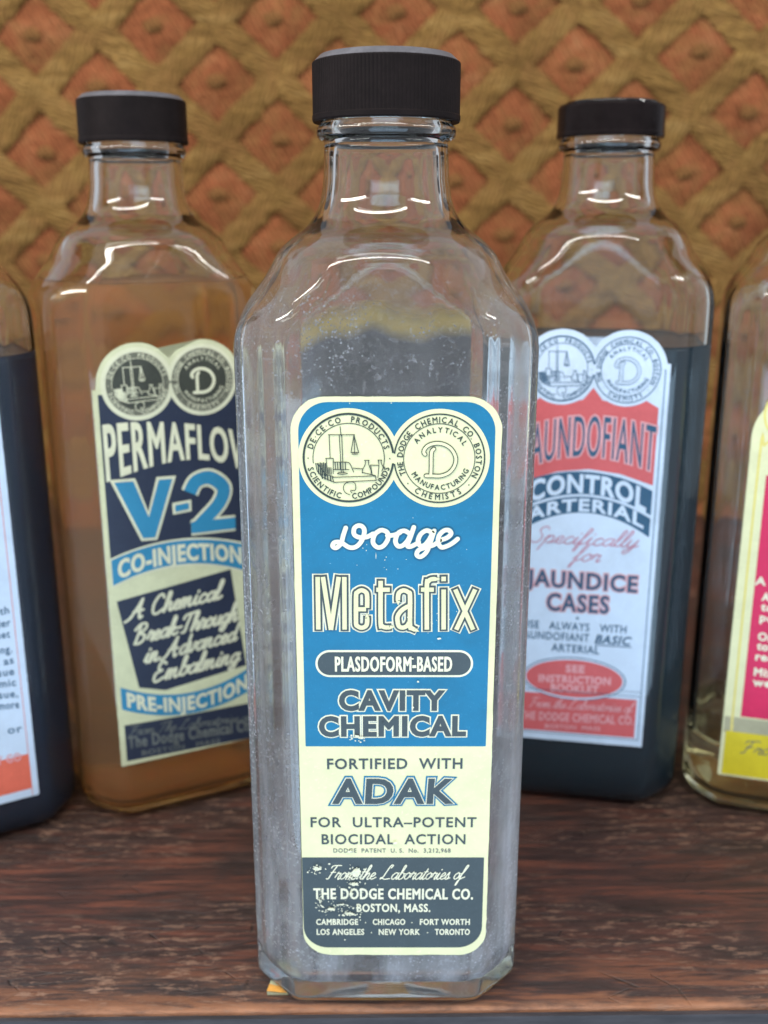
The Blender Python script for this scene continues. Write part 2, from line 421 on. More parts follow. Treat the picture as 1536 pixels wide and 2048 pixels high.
def bottle_mesh(heel=0.42):
    rings = []; mi_split = 0
    for i in range(9):                                    # rounded heel
        t = i/8*math.pi/2; rings.append(ring(0.02+heel*(1-math.cos(t)) if i else 0.0, heel*(1-math.sin(t))+0.02*(1-i/8), 9))
    for z in [1, 2, 4, 6, 8, 10, 12, 14, 15, 15.6]: rings.append(ring(z, 0, smooth_prof(z)))
    z = 15.8
    while z < 20.25: rings.append(ring(z, 0, smooth_prof(z))); z += 0.1
    fin = [(a-0.1, b) for a, b in [(20.42, 1.35), (20.46, 1.46), (20.52, 1.505), (20.62, 1.515), (20.70, 1.50), (20.76, 1.42), (20.80, 1.40), (21.4, 1.40), (21.75, 1.40), (21.8, 1.37), (21.8, 1.12)]]
    for zz, r in fin: rings.append(ring(zz, 0, r))
    split = len(rings)-1
    inner = [(21.5, 1.08), (20.8, 1.06), (20.3, 1.06)]
    for zz, r in inner: rings.append(ring(zz, 0, r))
    z = 20.1
    while z > 15.9: rings.append(ring(z, 0.26, smooth_prof(z+0.05))); z -= 0.12
    for z in [15.4, 14, 12, 10, 8, 6, 4, 2.4, 1.6]: rings.append(ring(z, 0.26, smooth_prof(z)))
    for i in range(1, 9):
        t = i/8*math.pi/2; rings.append(ring(1.30-0.90*math.sin(t), 0.26+0.75*(1-math.cos(t)), 9))
    for f, z in ((1.5, 0.44), (1.9, 0.52)): rings.append(ring(z, f, 9))
    vs = [v for r in rings for v in r]; fs = []; mi = []
    for j in range(len(rings)-1):
        for i in range(NA):
            a = j*NA+i; b = j*NA+(i+1) % NA; fs.append((a, b, b+NA, a+NA)); mi.append(0 if j < split else 1)
    # bottom with a slight push-up, inner floor
    vs.append((0, 0, 0.18*CM)); c0 = len(vs)-1
    for i in range(NA): fs.append((c0, (i+1) % NA, i)); mi.append(0)
    vs.append((0, 0, 0.60*CM)); c1 = len(vs)-1; bs = (len(rings)-1)*NA
    for i in range(NA): fs.append((bs+i, bs+(i+1) % NA, c1)); mi.append(1)
    return mesh('glass_body', vs, fs, True, mi)
def liquid_mesh(level, grow, fd=0.0):
    rings = []; ins = 0.26-grow
    for f, z in ((1.9, 0.52), (1.5, 0.44)): rings.append(ring(z-grow-fd, f, 9))
    for i in range(8, 0, -1):
        t = i/8*math.pi/2; rings.append(ring(1.30-(0.90+grow+fd)*math.sin(t), ins+0.75*(1-math.cos(t)), 9))
    z = 1.5
    while z < level-0.02: rings.append(ring(z, ins, smooth_prof(z))); z += 0.35 if z < 15.2 else 0.1
    rings.append(ring(level, ins, smooth_prof(level))); rings.append(ring(level-0.06, ins+0.18, smooth_prof(level)))
    vs = [v for r in rings for v in r]; fs = []
    for j in range(len(rings)-1):
        for i in range(NA):
            a = j*NA+i; b = j*NA+(i+1) % NA; fs.append((a, b, b+NA, a+NA))
    vs.append((0, 0, (0.60-grow-fd)*CM)); c = len(vs)-1
    for i in range(NA): fs.append((c, (i+1) % NA, i))
    vs.append((0, 0, (level-0.08)*CM)); c = len(vs)-1; bs = (len(rings)-1)*NA
    for i in range(NA): fs.append((bs+i, bs+(i+1) % NA, c))
    return mesh('liquid', vs, fs, True)
def cap_mesh(knurl, z0=20.70, h=1.19, r=1.585, chz=0.14, chr_=0.17):
    n = 360 if knurl else 96; vs, fs, mi = [], [], []
    prof = [(1.42, z0+0.02, 0, 0), (r-0.01, z0, 0, 0), (r+0.012, z0+0.04, 0, 0), (r+0.012, z0+0.13, 0, 0), (r, z0+0.15, 1, 0), (r, z0+h-0.02, 1, 0),
            (r-0.012, z0+h, 1, 0), (r-0.03, z0+h+0.01, 0, 1), (r-chr_, z0+h+chz, 0, 1), (r-chr_-0.06, z0+h+chz+0.012, 0, 0), (r-chr_-0.12, z0+h+chz-0.02, 0, 0), (0.3, z0+h+chz-0.02, 0, 0)]
    if not knurl: prof = [(a, b, 0, (m if chz > 0.1 else 0)) for a, b, k_, m in prof]
    for rr, z, kn, m in prof:
        for i in range(n):
            t = math.tau*i/n; q = rr-(0.012 if (kn and i % 3 == 0) else 0)
            vs.append((q*math.cos(t)*CM, q*math.sin(t)*CM, z*CM))
    for j in range(len(prof)-1):
        for i in range(n):
            a = j*n+i; b = j*n+(i+1) % n; fs.append((a, b, b+n, a+n)); mi.append(1 if (prof[j][3] and prof[j+1][3]) or prof[j][3] else 0)
    vs.append((0, 0, (z0+h+chz-0.02)*CM)); c = len(vs)-1; bs = (len(prof)-1)*n
    for i in range(n): fs.append((bs+i, bs+(i+1) % n, c)); mi.append(0)
    me = mesh('screw_cap', vs, fs, True, mi)
    me.set_sharp_from_angle(angle=math.radians(28))
    return me
def rim_ok(me): return me

# ---------------------------------------------------------------- flat print: fills, strokes, lettering
LZ = 0.0004                                   # height of one printed layer
class Face:
    """the front face of a bottle; converts photo pixels to label coordinates (cm)"""
    def __init__(s, x, y, rot, sz=1.0):
        s.sz = sz
        s.c = Vector((x*CM, y*CM, 0)); s.r = rot
        s.t = Vector((math.cos(rot), math.sin(rot), 0)); s.n = Vector((math.sin(rot), -math.cos(rot), 0))
        s.o = s.c+s.n*(HD*CM)
    def uv(s, px, py):
        r = px_ray(px, py); o = Vector((0, 0, CAM_H))
        k = (s.o-o).dot(s.n)/r.dot(s.n); p = o+r*k
        return ((p-s.c).dot(s.t)/CM, p.z/CM/s.sz)
    def pts(s, L): return [s.uv(*p) for p in L]

class Ink:
    def __init__(s, layer): s.vs = []; s.fs = []; s.z = layer; s.marks = [(0, 0)]
    def mark(s):
        if (len(s.vs), len(s.fs)) != s.marks[-1]: s.marks.append((len(s.vs), len(s.fs)))
    def add(s, pts, faces, dz=0.0):
        b = len(s.vs)
        for p in pts: s.vs.append((p[0]*CM, -(HD*CM+0.0012+(s.z+dz+(p[2] if len(p) > 2 else 0))*LZ), p[1]*CM))
        for f in faces: s.fs.append(tuple(b+i for i in f))
    def poly(s, pts, dz=0.0):
        bm = bmesh.new(); v = [bm.verts.new((p[0], p[1], 0)) for p in pts]; f = bm.faces.new(v)
        bmesh.ops.triangulate(bm, faces=[f]); bm.verts.index_update()
        s.add([tuple(w.co[:2]) for w in bm.verts], [[w.index for w in t.verts] for t in bm.faces], dz); bm.free()
    def ring(s, c, r0, r1, n=72, ry=None, a0=0, a1=math.tau):
        pts = []; k = (ry or r1)/r1
        for i in range(n+1):
            a = a0+(a1-a0)*i/n
            pts += [(c[0]+r0*math.cos(a), c[1]+r0*math.sin(a)*k), (c[0]+r1*math.cos(a), c[1]+r1*math.sin(a)*k)]
        s.add(pts, [(2*i, 2*i+1, 2*i+3, 2*i+2) for i in range(n)])
    def disc(s, c, r, n=60, ry=None, dz=0.0):
        pts = [(c[0], c[1])]+[(c[0]+r*math.cos(math.tau*i/n), c[1]+(ry or r)*math.sin(math.tau*i/n)) for i in range(n)]
        s.add(pts, [(0, 1+i, 1+(i+1) % n) for i in range(n)], dz)
    def stroke(s, pts, w, closed=False, curve=True, caps=True, dz=0.0, rise=0.6):
        P = catmull(pts, closed) if curve else list(pts)
        P2 = [P[0]]
        for p in P[1:]:
            if math.hypot(p[0]-P2[-1][0], p[1]-P2[-1][1]) > 1e-4: P2.append(p)
        P = P2
        if closed and math.hypot(P[0][0]-P[-1][0], P[0][1]-P[-1][1]) < 1e-4: P.pop()
        n = len(P)
        if n < 2: return
        out = []
        for i in range(n):
            a = P[i-1] if (i > 0 or closed) else None; b = P[(i+1) % n] if (i < n-1 or closed) else None; p = P[i]
            d1 = norm2(p[0]-a[0], p[1]-a[1]) if a else None; d2 = norm2(b[0]-p[0], b[1]-p[1]) if b else None
            if d1 is None: d1 = d2
            if d2 is None: d2 = d1
            m = norm2(-(d1[1]+d2[1]), d1[0]+d2[0]); k = m[0]*-d1[1]+m[1]*d1[0]
            k = 1/max(0.5, k); hw = w/2*k; z = rise*i/n
            out += [(p[0]+m[0]*hw, p[1]+m[1]*hw, z), (p[0]-m[0]*hw, p[1]-m[1]*hw, z)]
        fs = [(2*i, 2*i+1, 2*i+3, 2*i+2) for i in range(n-1)]
        if closed: fs.append((2*n-2, 2*n-1, 1, 0)); 
        s.add(out, fs, dz)
        if caps and not closed:
            for p, z in ((P[0], 0), (P[-1], rise)):
                s.disc(p, w/2, 10, dz=dz+z+0.15)
    def build(s, name, mat, parent, lab=None):
        if not s.vs: return None
        o = None
        ends = s.marks[1:]+[(len(s.vs), len(s.fs))]
        for (a, fa), (b, fb) in zip(s.marks, ends):
            if fb > fa: o = link(name, mesh(name, s.vs[a:b], [tuple(i-a for i in f) for f in s.fs[fa:fb]]), mat, parent)
        return o
def norm2(x, y):
    l = math.hypot(x, y) or 1e-9; return (x/l, y/l)
def catmull(P, closed=False, n=5):
    if len(P) < 3: return list(P)
    out = []; N = len(P)
    for i in range(N if closed else N-1):
        g = (lambda k: P[k % N]) if closed else (lambda k: P[max(0, min(N-1, k))])
        a, b, c, d = g(i-1), g(i), g(i+1), g(i+2)
        for j in range(n):
            t = j/n
            out.append(tuple(0.5*(2*b[q]+(c[q]-a[q])*t+(2*a[q]-5*b[q]+4*c[q]-d[q])*t*t+(3*b[q]-a[q]-3*c[q]+d[q])*t**3) for q in (0, 1)))
    if not closed: out.append(P[-1])
    return out

_gl = {}
def glyphs(txt, res=3):
    """triangles and outline loops of a word in the built-in font, baseline 0"""
    key = (txt, res)
    if key in _gl: return _gl[key]
    cu = bpy.data.curves.new('lettering', 'FONT'); cu.body = txt; cu.size = 1; cu.resolution_u = res; cu.space_character = 1.12 if len(txt) > 1 else 1.0
    o = bpy.data.objects.new('lettering', cu); COL.objects.link(o)
    dg = bpy.context.evaluated_depsgraph_get(); dg.update()
    me = bpy.data.meshes.new_from_object(o.evaluated_get(dg))
    vs = [(v.co.x, v.co.y) for v in me.vertices]; fs = [tuple(p.vertices) for p in me.polygons]
    cnt = {}
    for f in fs:
        for i in range(len(f)):
            e = tuple(sorted((f[i], f[(i+1) % len(f)]))); cnt[e] = cnt.get(e, 0)+1
    adj = {}
    for (a, b), c in cnt.items():
        if c == 1: adj.setdefault(a, []).append(b); adj.setdefault(b, []).append(a)
    loops = []; seen = set()
    for st in adj:
        if st in seen: continue
        lp = [st]; seen.add(st); cur = st
        while True:
            nx = [q for q in adj[cur] if q not in seen]
            if not nx: break
            cur = nx[0]; seen.add(cur); lp.append(cur)
        if len(lp) > 2: loops.append(lp)
    bpy.data.objects.remove(o); bpy.data.curves.remove(cu); bpy.data.meshes.remove(me)
    _gl[key] = (vs, fs, loops); return _gl[key]
_capH = max(v[1] for v in glyphs('H')[0])

def word(txt, fn, specs, res=3, mark=True):
    """specs: list of (ink, ribbon_width_cm or 0, filled). fn maps x in 0..1, y in cap heights to label cm"""
    vs, fs, loops = glyphs(txt, res)
    x0 = min(v[0] for v in vs); x1 = max(v[0] for v in vs)
    P = [fn((v[0]-x0)/(x1-x0), v[1]/_capH) for v in vs]
    for ink, rib, fill in specs:
        if mark: ink.mark()
        if fill: ink.add(P, fs)
        if rib:
            for lp in loops: ink.stroke([P[i] for i in lp], rib, closed=True, curve=False, dz=0.3, rise=0.02)
def line_fn(F, a, b, h, slant=0.0):
    """baseline from pixel a to pixel b, capital height h pixels"""
    A, B = F.uv(*a), F.uv(*b); At, Bt = F.uv(a[0], a[1]-h), F.uv(b[0], b[1]-h)
    H = ((At[1]-A[1])+(Bt[1]-B[1]))/2
    def fn(x, y): return (A[0]+(B[0]-A[0])*x+slant*H*y, A[1]+(B[1]-A[1])*x+H*y)
    return fn
def warp_fn(F, tops, bots):
    """tops / bots: pixel polylines left to right, smoothly interpolated"""
    T = F.pts(tops); Bm = F.pts(bots)
    def sm(P, u):
        n = len(P); val = 0
        for i in range(n):                         # Lagrange through 3 or 4 points
            t = P[i][1]
            for j in range(n):
                if i != j: t *= (u-P[j][0])/(P[i][0]-P[j][0])
            val += t
        return val
    u0, u1 = (T[0][0]+Bm[0][0])/2, (T[-1][0]+Bm[-1][0])/2
    def fn(x, y):
        u = u0+(u1-u0)*x; a = sm(Bm, u); b = sm(T, u); return (u, a+(b-a)*y)
    return fn
def arc_text(txt, c, r, h, a0, a1, ink, rib=0.0, flip=False, cond=0.9):
    """letters round a circle from angle a0 to a1 (degrees); flip = read along the bottom"""
    adv = []; ink.mark()
    for ch in txt:
        if ch == ' ': adv.append(0.55); continue
        if ch in '.·': adv.append(0.35); continue
        v = glyphs(ch)[0]; adv.append(max(p[0] for p in v)-min(p[0] for p in v)+0.14)
    tot = sum(adv); pos = 0
    for ch, ad in zip(txt, adv):
        f = (pos+ad/2)/tot; pos += ad
        a = math.radians(a0+(a1-a0)*f)
        if ch == ' ': continue
        if ch == '·' or ch == '.':
            rr = r+h*(0.45 if ch == '·' else (0.1 if not flip else 0.1)); ink.disc((c[0]+rr*math.cos(a), c[1]+rr*math.sin(a)), h*0.10, 8); continue
        up = (math.cos(a), math.sin(a)) if not flip else (-math.cos(a), -math.sin(a))
        rt = (up[1], -up[0]); rb = r if not flip else r+h
        b = (c[0]+rb*math.cos(a), c[1]+rb*math.sin(a))
        v = glyphs(ch)[0]; w = max(p[0] for p in v)-min(p[0] for p in v); k = h/_capH
        def fn(x, y): return (b[0]+rt[0]*(x-0.5)*w*k*cond+up[0]*y*h, b[1]+rt[1]*(x-0.5)*w*k*cond+up[1]*y*h)
        word(ch, fn, [(ink, rib, True)], 2, False)

# a connected hand: each letter is one or more strokes, x-height 1
SC = {
 'a': (1.0, [[(.85,.85),(.5,1),(.15,.65),(.12,.2),(.4,0),(.72,.35),(.88,.98),(.78,.3),(.9,0),(1.15,.25)]]),
 'b': (.9, [[(0,.2),(.35,1.2),(.5,2.0),(.3,2.1),(.2,1.2),(.15,.2),(.4,0),(.75,.3),(.7,.85),(.45,1)],[(.62,.9),(1.0,.85)]]),
 'c': (.8, [[(.75,.8),(.5,1),(.15,.65),(.15,.2),(.4,0),(.95,.3)]]),
 'd': (1.0, [[(.85,.85),(.5,1),(.15,.65),(.12,.2),(.4,0),(.72,.35),(.9,1.1),(1.02,2.0)],[(1.02,2.0),(.82,.4),(.9,0),(1.15,.25)]]),
 'e': (.75, [[(.05,.35),(.45,.5),(.62,.8),(.42,1),(.15,.7),(.15,.2),(.4,0),(.9,.3)]]),
 'f': (.6, [[(-.1,.2),(.3,1.1),(.55,2.0),(.35,2.1),(.2,1.2),(.05,-.6),(-.1,-.9),(-.05,-.3),(.3,.1),(.75,.35)]]),
 'g': (.95, [[(.85,.85),(.5,1),(.15,.65),(.12,.2),(.4,.05),(.72,.4),(.88,.98)],[(.88,.98),(.7,-.3),(.4,-.85),(.1,-.6),(.5,-.15),(1.05,.25)]]),
 'h': (.95, [[(0,.2),(.35,1.2),(.5,2.0),(.3,2.1),(.15,.9),(.05,0)],[(.05,0),(.3,.7),(.6,1),(.7,.7),(.6,.2),(.75,0),(1.05,.25)]]),
 'i': (.55, [[(0,.25),(.25,.98),(.15,.3),(.3,0),(.65,.25)],[(.35,1.42),(.38,1.5)]]),
 'k': (.9, [[(0,.2),(.35,1.2),(.5,2.0),(.3,2.1),(.15,.9),(.05,0)],[(.12,.4),(.5,.95),(.65,.8),(.3,.5),(.6,.05),(1.0,.25)]]),
 'l': (.55, [[(0,.2),(.35,1.2),(.5,2.0),(.3,2.1),(.18,1.2),(.12,.3),(.3,0),(.65,.25)]]),
 'm': (1.35, [[(0,.4),(.15,1),(.05,0)],[(.05,0),(.25,.75),(.48,1),(.5,.5),(.42,0)],[(.42,0),(.65,.75),(.9,1),(.95,.7),(.88,.15),(1.05,0),(1.45,.25)]]),
 'n': (.95, [[(0,.4),(.15,1),(.05,0)],[(.05,0),(.28,.75),(.55,1),(.6,.7),(.5,.15),(.7,0),(1.05,.25)]]),
 'o': (.9, [[(.5,1),(.15,.7),(.12,.2),(.4,0),(.7,.3),(.72,.8),(.5,1),(.65,.85),(1.0,.85)]]),
 'p': (.9, [[(0,.4),(.2,1),(-.15,-1)],[(.1,.6),(.45,1),(.72,.75),(.6,.15),(.3,.05)],[(.4,.02),(1.0,.25)]]),
 'r': (.7, [[(0,.3),(.2,1.05),(.3,.9),(.6,.92),(.48,.3),(.55,0),(.8,.25)]]),
 's': (.65, [[(0,.2),(.35,1.05),(.4,.7),(.5,.3),(.3,0),(.05,.15)],[(.3,0),(.75,.25)]]),
 't': (.55, [[(0,.2),(.3,1.0),(.4,1.6),(.2,.4),(.3,0),(.65,.25)],[(.1,1.1),(.6,1.15)]]),
 'u': (.95, [[(0,.3),(.15,.98),(.08,.3),(.25,0),(.55,.3),(.75,.98)],[(.75,.98),(.65,.3),(.78,0),(1.05,.25)]]),
 'v': (.85, [[(0,.4),(.15,1),(.15,.3),(.3,0),(.6,.4),(.68,.95),(1.0,.85)]]),
 'y': (.9, [[(0,.3),(.15,.98),(.08,.3),(.25,0),(.55,.3),(.75,.98)],[(.75,.98),(.55,-.3),(.2,-.9),(.0,-.6),(.4,-.15),(1.0,.25)]]),
 'A': (1.6, [[(-.3,-.15),(.2,.2),(.8,1.4),(1.1,2.1)],[(1.1,2.1),(1.0,1.0),(1.1,0),(1.35,.1)],[(.4,.8),(1.35,.85)]]),
 'B': (1.4, [[(.35,2.0),(.25,1.0),(.05,0)],[(-.2,1.6),(.3,2.15),(.9,2.1),(1.0,1.6),(.5,1.1),(1.0,.8),(.9,.2),(.4,-.05),(.1,.1)]]),
 'C': (1.3, [[(1.1,1.7),(.9,2.1),(.5,1.95),(.15,1.1),(.25,.2),(.65,0),(1.25,.4)]]),
 'D': (1.5, [[(.5,2.0),(.25,1.0),(.1,.05),(.6,0),(1.2,.7),(1.15,1.7),(.7,2.15),(0,1.9)]]),
 'E': (1.3, [[(1.05,1.8),(.75,2.1),(.4,1.8),(.45,1.25),(.75,1.15),(.2,.9),(.1,.3),(.4,-.05),(1.1,.3)]]),
 'F': (1.2, [[(.1,1.7),(.3,2.05),(1.4,2.1)],[(.8,2.0),(.5,1.0),(.3,.1),(0,.1)],[(.3,1.05),(.95,1.1)]]),
 'L': (1.5, [[(.9,1.7),(1.05,2.1),(.75,2.1),(.5,1.2),(.3,.3),(0,.05),(.1,.25),(.6,0),(1.4,.1)]]),
 'S': (1.2, [[(1.1,1.8),(.9,2.15),(.5,2.0),(.45,1.5),(.85,.9),(.8,.2),(.4,-.05),(0,.3)]]),
 'T': (1.2, [[(.05,1.6),(.3,2.0),(1.5,2.15)],[(.85,2.05),(.6,1.0),(.45,.15),(.15,.05)]]),
 '-': (.5, [[(.05,.75),(.45,.8)]]), ' ': (.6, []),
}
def script(txt, F, a, b, xh, ink, w, slant=0.35):
    """hand lettering between two baseline pixels, x-height in pixels"""
    tot = sum(SC[c][0] for c in txt); A, B = F.uv(*a), F.uv(*b); At = F.uv(a[0], a[1]-xh); H = At[1]-A[1]
    k = 1.0/tot; pos = 0; ex = (B[0]-A[0], B[1]-A[1]); L = math.hypot(*ex); nx, ny = -ex[1]/L, ex[0]/L
    q = 0; ink.mark()
    for c in txt:
        for st in SC[c][1]:
            pts = [(A[0]+ex[0]*(pos+x)*k+(nx+slant*ex[0]/L)*y*H, A[1]+ex[1]*(pos+x)*k+(ny+slant*ex[1]/L)*y*H) for x, y in st]
            ink.stroke(pts, w, dz=(q % 4)*0.8, rise=0.5); q += 1
        pos += SC[c][0]

def seal_print(cl, cr, label, light, dark, line_w=0.016, bg=None, k=1.0):
    """the two round emblems: balance with glassware, and a letter D"""
    R = 0.957*k; U = 1/7.314/90*R                   # one zoomed pixel in cm
    r_i = R*0.782
    base = Ink(2)
    for c in (cl, cr): base.disc(c, R*1.10, 72, dz=0 if c is cl else 0.3)
    base.build('emblem_ground', light, label)
    if bg:
        b2 = Ink(3)
        for c in (cl, cr): b2.disc(c, R, 72, dz=0 if c is cl else 0.3)
        b2.build('emblem_ground', bg[0], label)
        b3 = Ink(4)
        for c in (cl, cr): b3.disc(c, r_i*0.97, 60)
        b3.build('emblem_ground', bg[1], label)
    e = Ink(5)
    # rings, stopped where the two meet
    dx = (cr[0]-cl[0])/2; th = math.acos(min(0.999, dx/(R*1.0)))*0.86
    e.ring(cl, R*0.955, R, 80, a0=th, a1=math.tau-th); e.ring(cr, R*0.97, R, 80, a0=-math.pi+th, a1=math.pi-th)
    e.ring((cl[0]+2*U, cl[1]-5*U*1.0), r_i-0.012, r_i+0.004, 60, a0=math.radians(-22), a1=math.radians(188))
    e.ring((cr[0]-2*U, cr[1]-1*U), r_i-0.012, r_i+0.004, 60)
    e.build('emblem_ring', dark, label)
    t = Ink(5)
    h = 0.118*k; rb = R*0.80; wt = 0.006
    arc_text('DE·CE·CO', cl, rb, h, 167, 99, t, wt); arc_text('PRODUCTS', cl, rb, h, 87, 13, t, wt)
    arc_text('SCIENTIFIC', cl, rb, h, 193, 260, t, wt, True); arc_text('COMPOUNDS', cl, rb, h, 274, 347, t, wt, True)
    t.disc((cl[0]-R*0.88, cl[1]), 0.014, 8); t.disc((cl[0]+R*0.90, cl[1]-0.01), 0.014, 8)
    arc_text('THE DODGE', cr, rb, h, 206, 137, t, wt); arc_text('CHEMICAL', cr, rb, h, 129, 61, t, wt)
    arc_text('CO.', cr, rb, h, 54, 31, t, wt); arc_text('BOSTON', cr, rb, h, 24, -30, t, wt)
    arc_text('CHEMISTS', cr, rb, h, 231, 305, t, wt, True)
    for a in (219, 318): t.disc((cr[0]+R*0.88*math.cos(math.radians(a)), cr[1]+R*0.88*math.sin(math.radians(a))), 0.014, 8)
    arc_text('ANALYTICAL', cr, r_i*0.75, h*0.92, 148, 28, t, wt); arc_text('MANUFACTURING', cr, r_i*0.75, h*0.92, 208, 340, t, wt, True)
    t.build('lettering', dark, label)
    # balance, flasks and test tubes (zoomed pixel coordinates about the seal centre)
    g = Ink(6)
    def L(*P): return [(cl[0]+(x-783)*U, cl[1]-(y-772)*U) for x, y in P]
    w = line_w*k
    for P in ([(500,430),(875,430)], [(510,430),(520,770)], [(668,310),(680,440)], [(655,440),(678,985)], [(690,440),(705,985)],
              [(862,440),(820,690)], [(865,440),(930,690)], [(866,470),(872,700)], [(820,690),(930,690)], [(835,712),(915,712)],
              [(545,1055),(1170,1035),(1180,1100),(570,1130),(545,1055)], [(455,775),(565,775),(560,1000)], [(462,775),(480,1000)], [(430,1000),(560,1045)],
              [(850,920),(985,930)], [(990,985),(1170,1030)], [(1100,875),(1120,1010)], [(1220,875),(1205,1060)],
              [(1100,875),(1220,878)], [(1205,800),(1260,802)], [(1010,805),(1080,805)], [(560,830),(750,830)],
              [(310,850),(330,960),(400,1050),(560,1125)], [(310,850),(360,870)], [(620,1000),(690,1012),(770,1000),(730,985),(640,985),(620,1000)],
              [(565,940),(790,940)], [(490,910),(492,1000)], [(510,910),(512,1010)], [(530,910),(532,1010)]):
        g.stroke(L(*P), w, curve=False, dz=random.random()*2, rise=0.3)
    for i, x in enumerate((590, 625, 660, 735)): g.stroke(L((x,835),(x+4,930)), w*1.1, curve=False, dz=i % 3)
    for i, x in enumerate((345, 375, 400, 425, 450)): g.stroke(L((x,850-8*(i % 2)),(x+8,1000+8*i)), w*1.6, curve=False, dz=i % 3)
    for i, x in enumerate((400, 440, 480, 520)): g.stroke(L((x,1010+i*10),(x+4,1070+i*12)), w*1.6, curve=False, dz=i % 3)
    g.stroke(L((1025,810),(1020,870),(985,940),(980,990)), w, dz=1); g.stroke(L((1070,810),(1075,870),(1105,950),(1105,1000)), w, dz=2)
    g.stroke(L((1210,805),(1220,860)), w, dz=1); g.stroke(L((1250,805),(1260,860),(1290,920)), w, dz=2)
    g.stroke(L((750,835),(800,850),(855,975)), w, dz=1); g.stroke(L((340,850),(380,910),(430,985)), w, dz=2)
    g.stroke(L((800,1315),(730,1280),(705,1210),(735,1145),(810,1120),(870,1140),(885,1200),(870,1250),(810,1250),(825,1285)), w, dz=3)
    g.build('emblem', dark, label)
    def D(*P): return [(cr[0]+(x-722)*U, cr[1]-(y-782)*U) for x, y in P]
    bowl = D((515,715),(495,680),(520,620),(590,570),(700,552),(810,580),(900,650),(955,770),(935,890),(860,985),(750,1030),(640,1032),(530,1030))
    stem = D((640,635),(606,690),(604,900),(600,1025))
    if bg:
        m = Ink(6); m.stroke(bowl, 66*U, dz=1); m.stroke(stem, 62*U, dz=2); m.build('emblem', light, label)
    else:
        m = Ink(6); m.stroke(bowl, 66*U, dz=1); m.stroke(stem, 66*U, dz=2); m.build('emblem', dark, label)
        m = Ink(9); m.stroke(bowl, 42*U, dz=1); m.stroke(stem, 42*U, dz=2); m.build('emblem', light, label)

def rrect(u0, u1, v0, v1, r, n=10, rt=None):
    pts = []
    for (cx, cy, a, rr) in ((u1-(rt or r), v1-(rt or r), 0, rt or r), (u0+(rt or r), v1-(rt or r), 90, rt or r), (u0+r, v0+r, 180, r), (u1-r, v0+r, 270, r)):
        for i in range(n+1):
            t = math.radians(a+90*i/n); pts.append((cx+rr*math.cos(t), cy+rr*math.sin(t)))
    return pts
def paper(pts, mat, parent, name='label', jit=0.012):
    """paper with a slightly ragged outline and a real thickness"""
    out = []
    n = len(pts)
    for i in range(n):
        a, b = pts[i], pts[(i+1) % n]; L = math.hypot(b[0]-a[0], b[1]-a[1]); m = max(1, int(L/0.12))
        for j in range(m): out.append((a[0]+(b[0]-a[0])*j/m+jit*noise.noise(Vector((a[0]*9+j*.9, a[1]*9, 0))), a[1]+(b[1]-a[1])*j/m+jit*noise.noise(Vector((a[0]*9+j*.9, a[1]*9, 7)))))
    bm = bmesh.new(); y0 = -(HD*CM-0.001); y1 = -(HD*CM+0.0012)
    v = [bm.verts.new((p[0]*CM, y1, p[1]*CM)) for p in out]; f = bm.faces.new(v)
    w = [bm.verts.new((p[0]*CM, y0, p[1]*CM)) for p in out]
    for i in range(len(out)): bm.faces.new((v[i], w[i], w[(i+1) % len(out)], v[(i+1) % len(out)]))
    bmesh.ops.triangulate(bm, faces=[f]); me = bpy.data.meshes.new(name); bm.to_mesh(me); bm.free()
    o = link(name, me, mat, parent); return o
def blob(ink, c, rx, ry, seed, dz=0.0, n=26):
    pts = [(c[0], c[1])]
    for i in range(n):
        a = math.tau*i/n; k = 0.72+0.75*abs(noise.noise(Vector((math.cos(a)*1.6, math.sin(a)*1.6, seed))))+0.35*noise.noise(Vector((math.cos(a)*5, math.sin(a)*5, seed)))
        pts.append((c[0]+rx*k*math.cos(a), c[1]+ry*k*math.sin(a)))
    ink.add(pts, [(0, 1+i, 1+(i+1) % n) for i in range(n)], dz)

# ---------------------------------------------------------------- bottles
GRP = 'tall glass bottles with black screw caps on the table'
hazed = bottle_mesh(); hazed.materials.append(M['glass']); hazed.materials.append(M['glass_haze'])
PV[0] = 34.0; PV[1] = 20.0
BODY = bottle_mesh(0.75); BODY.materials.append(M['glass']); BODY.materials.append(M['glass_in'])
CAPK = cap_mesh(True); CAPS = cap_mesh(False); CAPR = cap_mesh(False, h=0.86, chz=0.05, chr_=0.05)
for me, m0 in ((CAPK, 'cap'), (CAPS, 'cap'), (CAPR, 'cap_gloss')): me.materials.append(M[m0]); me.materials.append(M['cap_top' if me is not CAPR else 'cap_gloss'])
def bottle(label, x, y, rot, cap, body=None):
    b = thing('glass_bottle', label, 'bottle', (x*CM, y*CM, 0), rot, GRP)
    o = bpy.data.objects.new('glass_body', body or BODY); COL.objects.link(o); o.parent = b
    c = bpy.data.objects.new('screw_cap', cap); COL.objects.link(c); c.parent = b
    return b
R = math.radians

# ---- front bottle
FX, FY, FR = 0.05, 23.62, 0.0

